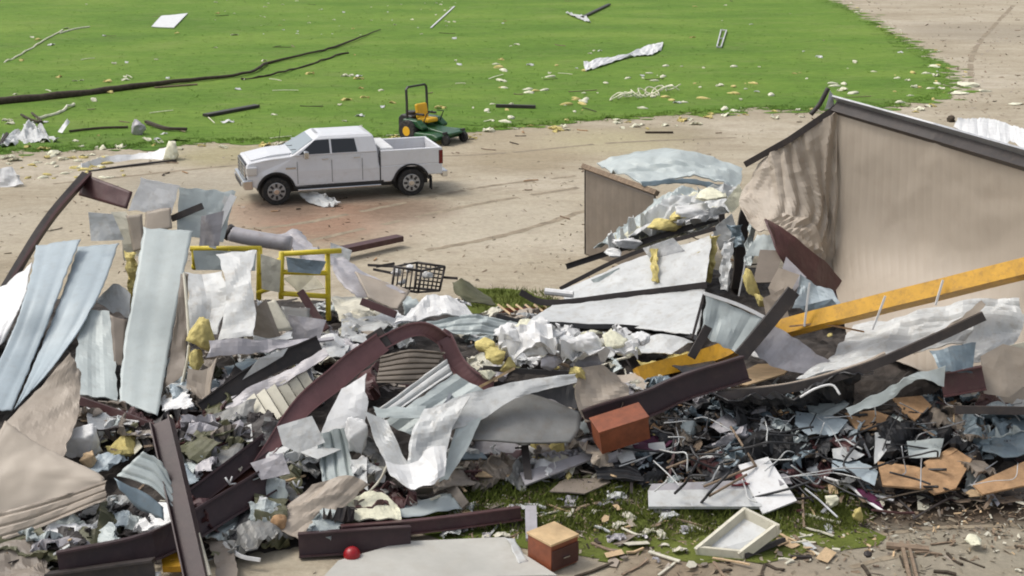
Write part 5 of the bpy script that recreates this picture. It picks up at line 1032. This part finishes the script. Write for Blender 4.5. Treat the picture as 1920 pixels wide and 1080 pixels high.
# ================================================================== SMALL DEBRIS (each its own object, copies share a mesh)
def scrapmesh(kind,seed,L,Wd):
    if kind=='torn':
        a=[Vector((-L/2,-Wd/2,0)),Vector((0,-Wd*.6,.1*L)),Vector((L/2,-Wd*.35,0))]; b=[Vector((-L*.45,Wd/2,.05)),Vector((0,Wd*.45,.16*L)),Vector((L*.4,Wd/2,0))]
        return sheet_bm([a,b],crump=.12*L,cs=1.6/L,rag=.12*L,res=.05,seed=seed,ribs=rnd.choice([0,0,2,3]),ribamp=.03)
    if kind=='board':
        bm=bmesh.new(); n=rnd.choice([4,4,5,6]); pts=[]
        if n==4: pts=[(-L/2,-Wd/2),(L/2,-Wd/2),(L/2*rnd.uniform(.7,1.1),Wd/2),(-L/2*rnd.uniform(.8,1),Wd/2)]
        else: pts=[(math.cos(6.28*k/n+rnd.uniform(-.3,.3))*L/2,math.sin(6.28*k/n)*Wd/2) for k in range(n)]
        f=bm.faces.new([bm.verts.new((x,y,0)) for x,y in pts]); g=bmesh.ops.extrude_face_region(bm,geom=[f])
        for v in g['geom']:
            if isinstance(v,bmesh.types.BMVert): v.co.z+=.02
        bmesh.ops.recalc_face_normals(bm,faces=bm.faces); return bm
    if kind=='stick':
        bm=bmesh.new(); P=[Vector((-L/2,0,0)),Vector((-L*.1,rnd.uniform(-.03,.03),rnd.uniform(-.02,.02))),Vector((L/2,0,0))]; sweep_bm(bm,bprof(.022,.04),P,'z'); bmesh.ops.recalc_face_normals(bm,faces=bm.faces); return bm
    if kind=='tuft': return blob_bm((L/2,Wd/2,Wd*.32),.7,seed,2)
LIB={}
def lib(kind,m,v,L,Wd,t):
    k=(kind,m,v)
    if k not in LIB:
        bm=scrapmesh(kind,v+len(LIB),L,Wd); me=bpy.data.meshes.new(kind); bm.to_mesh(me); bm.free(); me.materials.append(MATS[m])
        if kind=='tuft': me.polygons.foreach_set('use_smooth',[True]*len(me.polygons))
        LIB[k]=me
    return LIB[k]
def scatter(name,kind,label,cat,group,zone,n,mats,size,lift=(.0,.2),tilt=.5,asp=1.,cond=None,variants=4):
    k=0;tr=0
    x0,y0,x1,y1=zone
    while k<n and tr<n*20:
        tr+=1
        x=rnd.uniform(x0,x1); y=rnd.uniform(y0,y1)
        if cond and not cond(x,y): continue
        if not clear(x,y): continue
        p=A(x,y,rnd.uniform(*lift)); m=rnd.choice(mats); me=lib(kind,m,rnd.randrange(variants),1.,.5 if kind!='stick' else .05,.01)
        o=bpy.data.objects.new(name,me); col.objects.link(o); o.location=p
        s=rnd.uniform(size[0],size[1])**1; o.scale=(s,s*asp,s) if kind!='stick' else (s,rnd.uniform(.6,1.4),rnd.uniform(.6,1.4))
        o.rotation_euler=(rnd.gauss(0,tilt),rnd.gauss(0,tilt*.7),rnd.uniform(0,6.28))
        if kind=='torn' :
            sm=o.modifiers.new('solid','SOLIDIFY'); sm.thickness=.02
        tag(o,label,cat,group); k+=1
AVOID+=[[(-10,780),(130,660),(205,890),(205,940),(-10,1040)],[(-10,440),(230,440),(150,760),(-10,770)],[(140,560),(370,425),(300,795),(140,745)],[(210,850),(320,845),(335,975),(205,915)],[(345,470),(485,470),(480,640),(345,640)],
[(590,690),(700,690),(670,945),(590,920)],[(680,740),(1080,690),(1080,830),(880,830),(830,920),(720,920)],[(480,1030),(590,890),(700,900),(560,1035)],[(700,770),(850,670),(900,730),(770,820)],[(705,655),(830,655),(810,720),(700,720)],
[(1000,540),(1320,530),(1310,640),(990,605)],[(1310,545),(1450,600),(1380,670),(1300,630)],[(1500,690),(1600,590),(1920,560),(1840,660)],[(1380,850),(1445,850),(1500,945),(1430,962)],[(1210,915),(1430,915),(1430,955),(1210,955)],
[(1640,862),(1790,835),(1825,865),(1750,930),(1650,915)],[(1105,750),(1220,750),(1225,835),(1115,835)],[(545,800),(640,690),(800,600),(860,620),(920,700),(880,730),(820,650),(730,690),(640,780),(570,840)],[(1580,680),(1775,680),(1775,735),(1590,790)],[(380,880),(540,880),(530,960),(400,1015),(375,1010)],
[(985,975),(1095,975),(1095,1075),(985,1075)],[(1300,955),(1460,955),(1460,1050),(1300,1050)],[(1495,735),(1590,735),(1590,812),(1495,812)],[(1555,850),(1645,850),(1645,910),(1560,900)],[(1820,865),(1925,865),(1925,930),(1830,930)]]
clear=lambda x,y: not any(in_poly(x,y,P) for P in AVOID)
inheap=lambda x,y:(lambda p:mh(p.x,p.y)>.15)(A(x,y,0))
# heap, left / centre / right
scatter('torn_sheet','torn','small torn pale sheet scrap jammed in the left half of the heap','sheet scrap','torn pale scraps in the left half of the heap',(0,700,620,1040),34,['white_sheet','pale_blue_sheet','blue_sheet','bright_sheet','lavender_sheet'],(.5,1.2),(.02,.15),.4,cond=inheap)
scatter('torn_sheet','torn','small torn pale sheet scrap jammed in the centre of the heap','sheet scrap','torn pale scraps in the centre of the heap',(560,590,1180,900),60,['white_sheet','bright_sheet','pale_blue_sheet','cream_sheet','lavender_sheet','insulation_white'],(.3,.9),(.02,.15),.5,cond=inheap)
scatter('torn_sheet','torn','small grey or dark torn scrap jammed in the right half of the heap','sheet scrap','torn grey scraps in the right half of the heap',(1180,740,1925,930),75,['slate_sheet','blue_sheet','pale_blue_sheet','lavender_sheet','white_sheet','black_plastic','black_plastic','grey_sheet'],(.25,.8),(.02,.2),.6,cond=inheap)
scatter('torn_sheet','torn','brown or dark torn scrap wedged deep in the left wreck','sheet scrap','dark scraps in the left wreck',(0,700,900,1060),70,['maroon_steel','dark_steel','brown_sheet','olive_sheet','grey_sheet'],(.6,1.3),(.0,.1),.5,cond=inheap)
scatter('broken_board','board','broken wooden board piece in the right half of the heap','board','broken boards in the right half of the heap',(1180,730,1925,940),40,['osb','plywood','old_wood','brown_sheet'],(.2,.45),(.02,.15),.5)
scatter('broken_board','board','broken board piece in the left half of the heap','board','broken boards in the left half of the heap',(0,780,1180,1060),50,['plywood','old_wood','tan_sheet','brown_sheet','cream_sheet','maroon_steel'],(.2,.5),(.02,.15),.5,cond=inheap)
scatter('splinter','stick','long splintered stick in the right half of the heap','stick','sticks in the right half of the heap',(1180,720,1925,960),90,['old_wood','galvanised','dark_steel','maroon_steel','dark_steel','bark'],(.3,1.1),(.03,.25),.3)
scatter('splinter','stick','long splintered stick in the left half of the heap','stick','sticks in the left half of the heap',(0,640,1180,1060),75,['old_wood','white_sheet','dark_steel','maroon_steel','cream_sheet','plywood'],(.3,1.1),(.03,.2),.3,cond=inheap)
scatter('foam_tuft','tuft','pale insulation tuft caught in the heap','insulation tuft','insulation tufts in the heap',(200,590,1925,960),60,['insulation_yellow','insulation_pale','insulation_white'],(.1,.3),(.0,.15),.3,cond=inheap)
scatter('tarp_piece','torn','large crumpled black or dark sheet in the right half of the heap','dark sheet','large dark sheets in the right half of the heap',(1200,720,1925,915),45,['black_plastic','dark_steel','slate_sheet','black_plastic','maroon_steel'],(.5,1.1),(.0,.12),.4,cond=inheap)
scatter('torn_sheet','torn','pale torn sheet lying on the heap behind the arched beam','pale sheet','pale torn sheets behind the arched beam',(440,570,1000,690),36,['cream_sheet','white_sheet','tan_sheet','bright_sheet','pale_blue_sheet'],(.4,.95),(.03,.15),.35,cond=inheap)
scatter('folded_metal','torn','large grey or brown folded sheet lying on the dark right half of the heap','folded sheet','large grey and brown sheets on the right half of the heap',(1220,740,1925,915),32,['slate_sheet','blue_sheet','grey_sheet','brown_sheet','pale_blue_sheet'],(.5,1.0),(.05,.25),.4,cond=inheap)
scatter('folded_metal','torn','large folded sheet overlapping others in the left half of the heap','folded sheet','large folded sheets in the left half of the heap',(300,660,1180,930),48,['white_sheet','cream_sheet','grey_sheet','tan_sheet','lavender_sheet','brown_sheet'],(.5,1.1),(.05,.2),.45,cond=inheap)
# ground in front
front=lambda x,y:y>930+(1080-x)*.02 and not (600<x<1040 and y>1015 and x<1000)
scatter('broken_board','board','small broken board lying on the ground in front of the heap','board','small boards on the ground in front',(840,890,1560,1060),38,['plywood','cream_sheet','old_wood','white_sheet','brown_sheet','tan_sheet'],(.12,.4),(.02,.07),.12,cond=front)
scatter('splinter','stick','splinter lying on the ground in front of the heap','stick','splinters on the ground in front',(840,880,1600,1070),60,['old_wood','cream_sheet','white_sheet','plywood','bark'],(.15,.7),(.02,.06),.08,cond=lambda x,y:not(600<x<1000 and y>1015))
scatter('torn_sheet','torn','small torn sheet lying on the ground in front of the heap','sheet scrap','torn sheets on the ground in front',(840,930,1300,1060),30,['white_sheet','lavender_sheet','cream_sheet'],(.12,.35),(.02,.06),.2,cond=lambda x,y:not(600<x<1000 and y>1015))
scatter('splinter','stick','small stick scattered on the front road at lower right','stick','sticks on the front road',(1300,970,1925,1078),26,['bark','old_wood','cream_sheet'],(.08,.4),(.01,.03),.05)
scatter('foam_tuft','tuft','tiny pale scrap scattered on the front road at lower right','scrap','pale scraps on the front road',(1450,965,1925,1075),22,['insulation_pale','cream_sheet','old_wood'],(.03,.09),(.0,.01),.1)
scatter('broken_board','board','small board scrap at the road edge under the orange boards','board','scraps along the road edge',(1560,920,1925,950),26,['old_wood','brown_sheet','dark_steel','cream_sheet'],(.12,.4),(.02,.06),.1)
# lawn and yard
on=lambda x,y:in_poly(x,y,LAWN)
scatter('lawn_scrap','torn','pale yellow insulation scrap lying on the lawn','insulation scrap','insulation scraps on the lawn',(0,0,1780,280),120,['insulation_pale','insulation_pale','insulation_yellow','insulation_white'],(.16,.55),(.0,.02),.1,cond=lambda x,y:on(x,y) and rnd.random()<.35+.65*(y/230)**2 and noise.noise((x/80,y/22,4))>-.05)
scatter('lawn_scrap','torn','pale yellow insulation scrap lying on the lawn','insulation scrap','insulation scraps on the lawn',(400,0,900,70),50,['insulation_pale','insulation_pale','insulation_white'],(.1,.32),(.0,.02),.1,cond=on)
scatter('lawn_scrap','tuft','pale yellow insulation scrap lying on the lawn','insulation scrap','insulation scraps on the lawn',(880,120,1780,240),90,['insulation_pale','insulation_pale','insulation_yellow'],(.1,.6),(.0,.02),.1,cond=lambda x,y:on(x,y) and noise.noise((x/80,y/22,4))>0)
scatter('edge_scrap','torn','pale insulation scrap lying on the dirt at the lawn edge','insulation scrap','insulation scraps along the lawn edge',(0,195,1800,330),110,['insulation_pale','insulation_yellow','insulation_pale'],(.08,.7),(.0,.02),.1,cond=lambda x,y:not on(x,y) and (on(x,y-26)))
scatter('edge_scrap','tuft','pale insulation scrap lying on the dirt right of the lawn','insulation scrap','insulation scraps right of the lawn',(1560,0,1920,200),50,['insulation_pale','insulation_yellow'],(.08,.3),(.0,.02),.1,cond=lambda x,y:not on(x,y) and on(x-40,y))
scatter('edge_scrap','tuft','pale insulation scrap strewn on the dirt at far left','insulation scrap','insulation scraps at far left',(40,292,240,335),45,['insulation_pale','insulation_yellow'],(.1,.4),(.0,.02),.1)
scatter('lawn_twig','stick','thin twig lying on the lawn','twig','twigs on the lawn',(0,0,1700,260),40,['bark','insulation_pale','old_wood'],(.3,1.4),(.03,.05),.03,cond=on)
scatter('yard_twig','stick','thin dark twig lying on the dirt yard','twig','twigs on the dirt yard',(0,240,1900,520),60,['bark','old_wood','osb'],(.1,.6),(.02,.03),.03,cond=lambda x,y:not on(x,y) and not inheap(x,y))
# countless shredded bits: one object
def litter(name,label,n,posf,mats,size):
    bm=bmesh.new()
    for k in range(n):
        q=posf()
        if q is None: continue
        s=rnd.uniform(*size); l=s*rnd.uniform(1,4)
        Rm=Matrix.Rotation(rnd.uniform(0,6.28),3,'Z')@Matrix.Rotation(rnd.gauss(0,.5),3,'X')@Matrix.Rotation(rnd.gauss(0,.4),3,'Y')
        vs4=[bm.verts.new(q+Rm@Vector(c)) for c in [(-l,-s,0),(l,-s*rnd.uniform(.3,1),0),(l*rnd.uniform(.5,1),s,0),(-l,s*rnd.uniform(.4,1),s*.3)]]
        f=bm.faces.new(vs4); f.material_index=rnd.randrange(len(mats))
    return tag(link(name,bm,mats,None,False,center=False,solid=.004),label,'litter',kind='stuff')
def hp(x0,y0,x1,y1,l0=.0,l1=.12,need=True):
    def f():
        x=rnd.uniform(x0,x1);y=rnd.uniform(y0,y1)
        if not clear(x,y): return None
        p=A(x,y,rnd.uniform(l0,l1))
        if need and mh(p.x,p.y)<.08: return None
        return p
    return f
litter('shredded_litter','shredded dark and pale bits filling the right part of the heap',1500,hp(1150,700,1925,945),['black_plastic','dark_steel','slate_sheet','lavender_sheet','old_wood','white_sheet','osb','maroon_steel','black_plastic'],(.012,.05))
litter('shredded_litter','shredded bits filling the left and centre of the heap',2600,hp(0,600,1180,1075),['white_sheet','dark_steel','dark_steel','old_wood','maroon_steel','black_plastic','brown_sheet','olive_sheet','black_plastic'],(.012,.05))
def fr():
    x=rnd.uniform(840,1925); y=rnd.gauss(965,35)
    if y>1078 or (x<1050 and y>1012): return None
    return A(x,y,rnd.uniform(.005,.04))
litter('ground_litter','fine litter of wood and foam chips on the ground in front',1900,fr,['old_wood','old_wood','bark','plywood','cream_sheet','bark','brown_sheet','track_dirt'],(.006,.022))

def yd():
    x=rnd.uniform(-5,1925); y=rnd.uniform(225,560) if rnd.random()<.75 else rnd.uniform(960,1078)
    if in_poly(x,y,LAWN) or (600<x<1045 and y>1010): return None
    p=A(x,y,.012)
    if noise.noise((p.x*.5,p.y*.5,6))<rnd.uniform(-.5,.25): return None
    return None if mh(p.x,p.y)>.02 else p
litter('yard_gravel','gravel and dirt clods strewn over the bare yard',3200,yd,['old_wood','track_dirt','dirt','tan_sheet','dirt','track_dirt'],(.006,.026))
def rt():
    x=rnd.uniform(1480,1925); y=rnd.uniform(0,230)
    return None if in_poly(x,y,LAWN) else A(x,y,.012)
litter('lot_gravel','gravel and clods on the bare lot beyond the lawn tip',800,rt,['old_wood','track_dirt','tan_sheet','dirt'],(.01,.05))
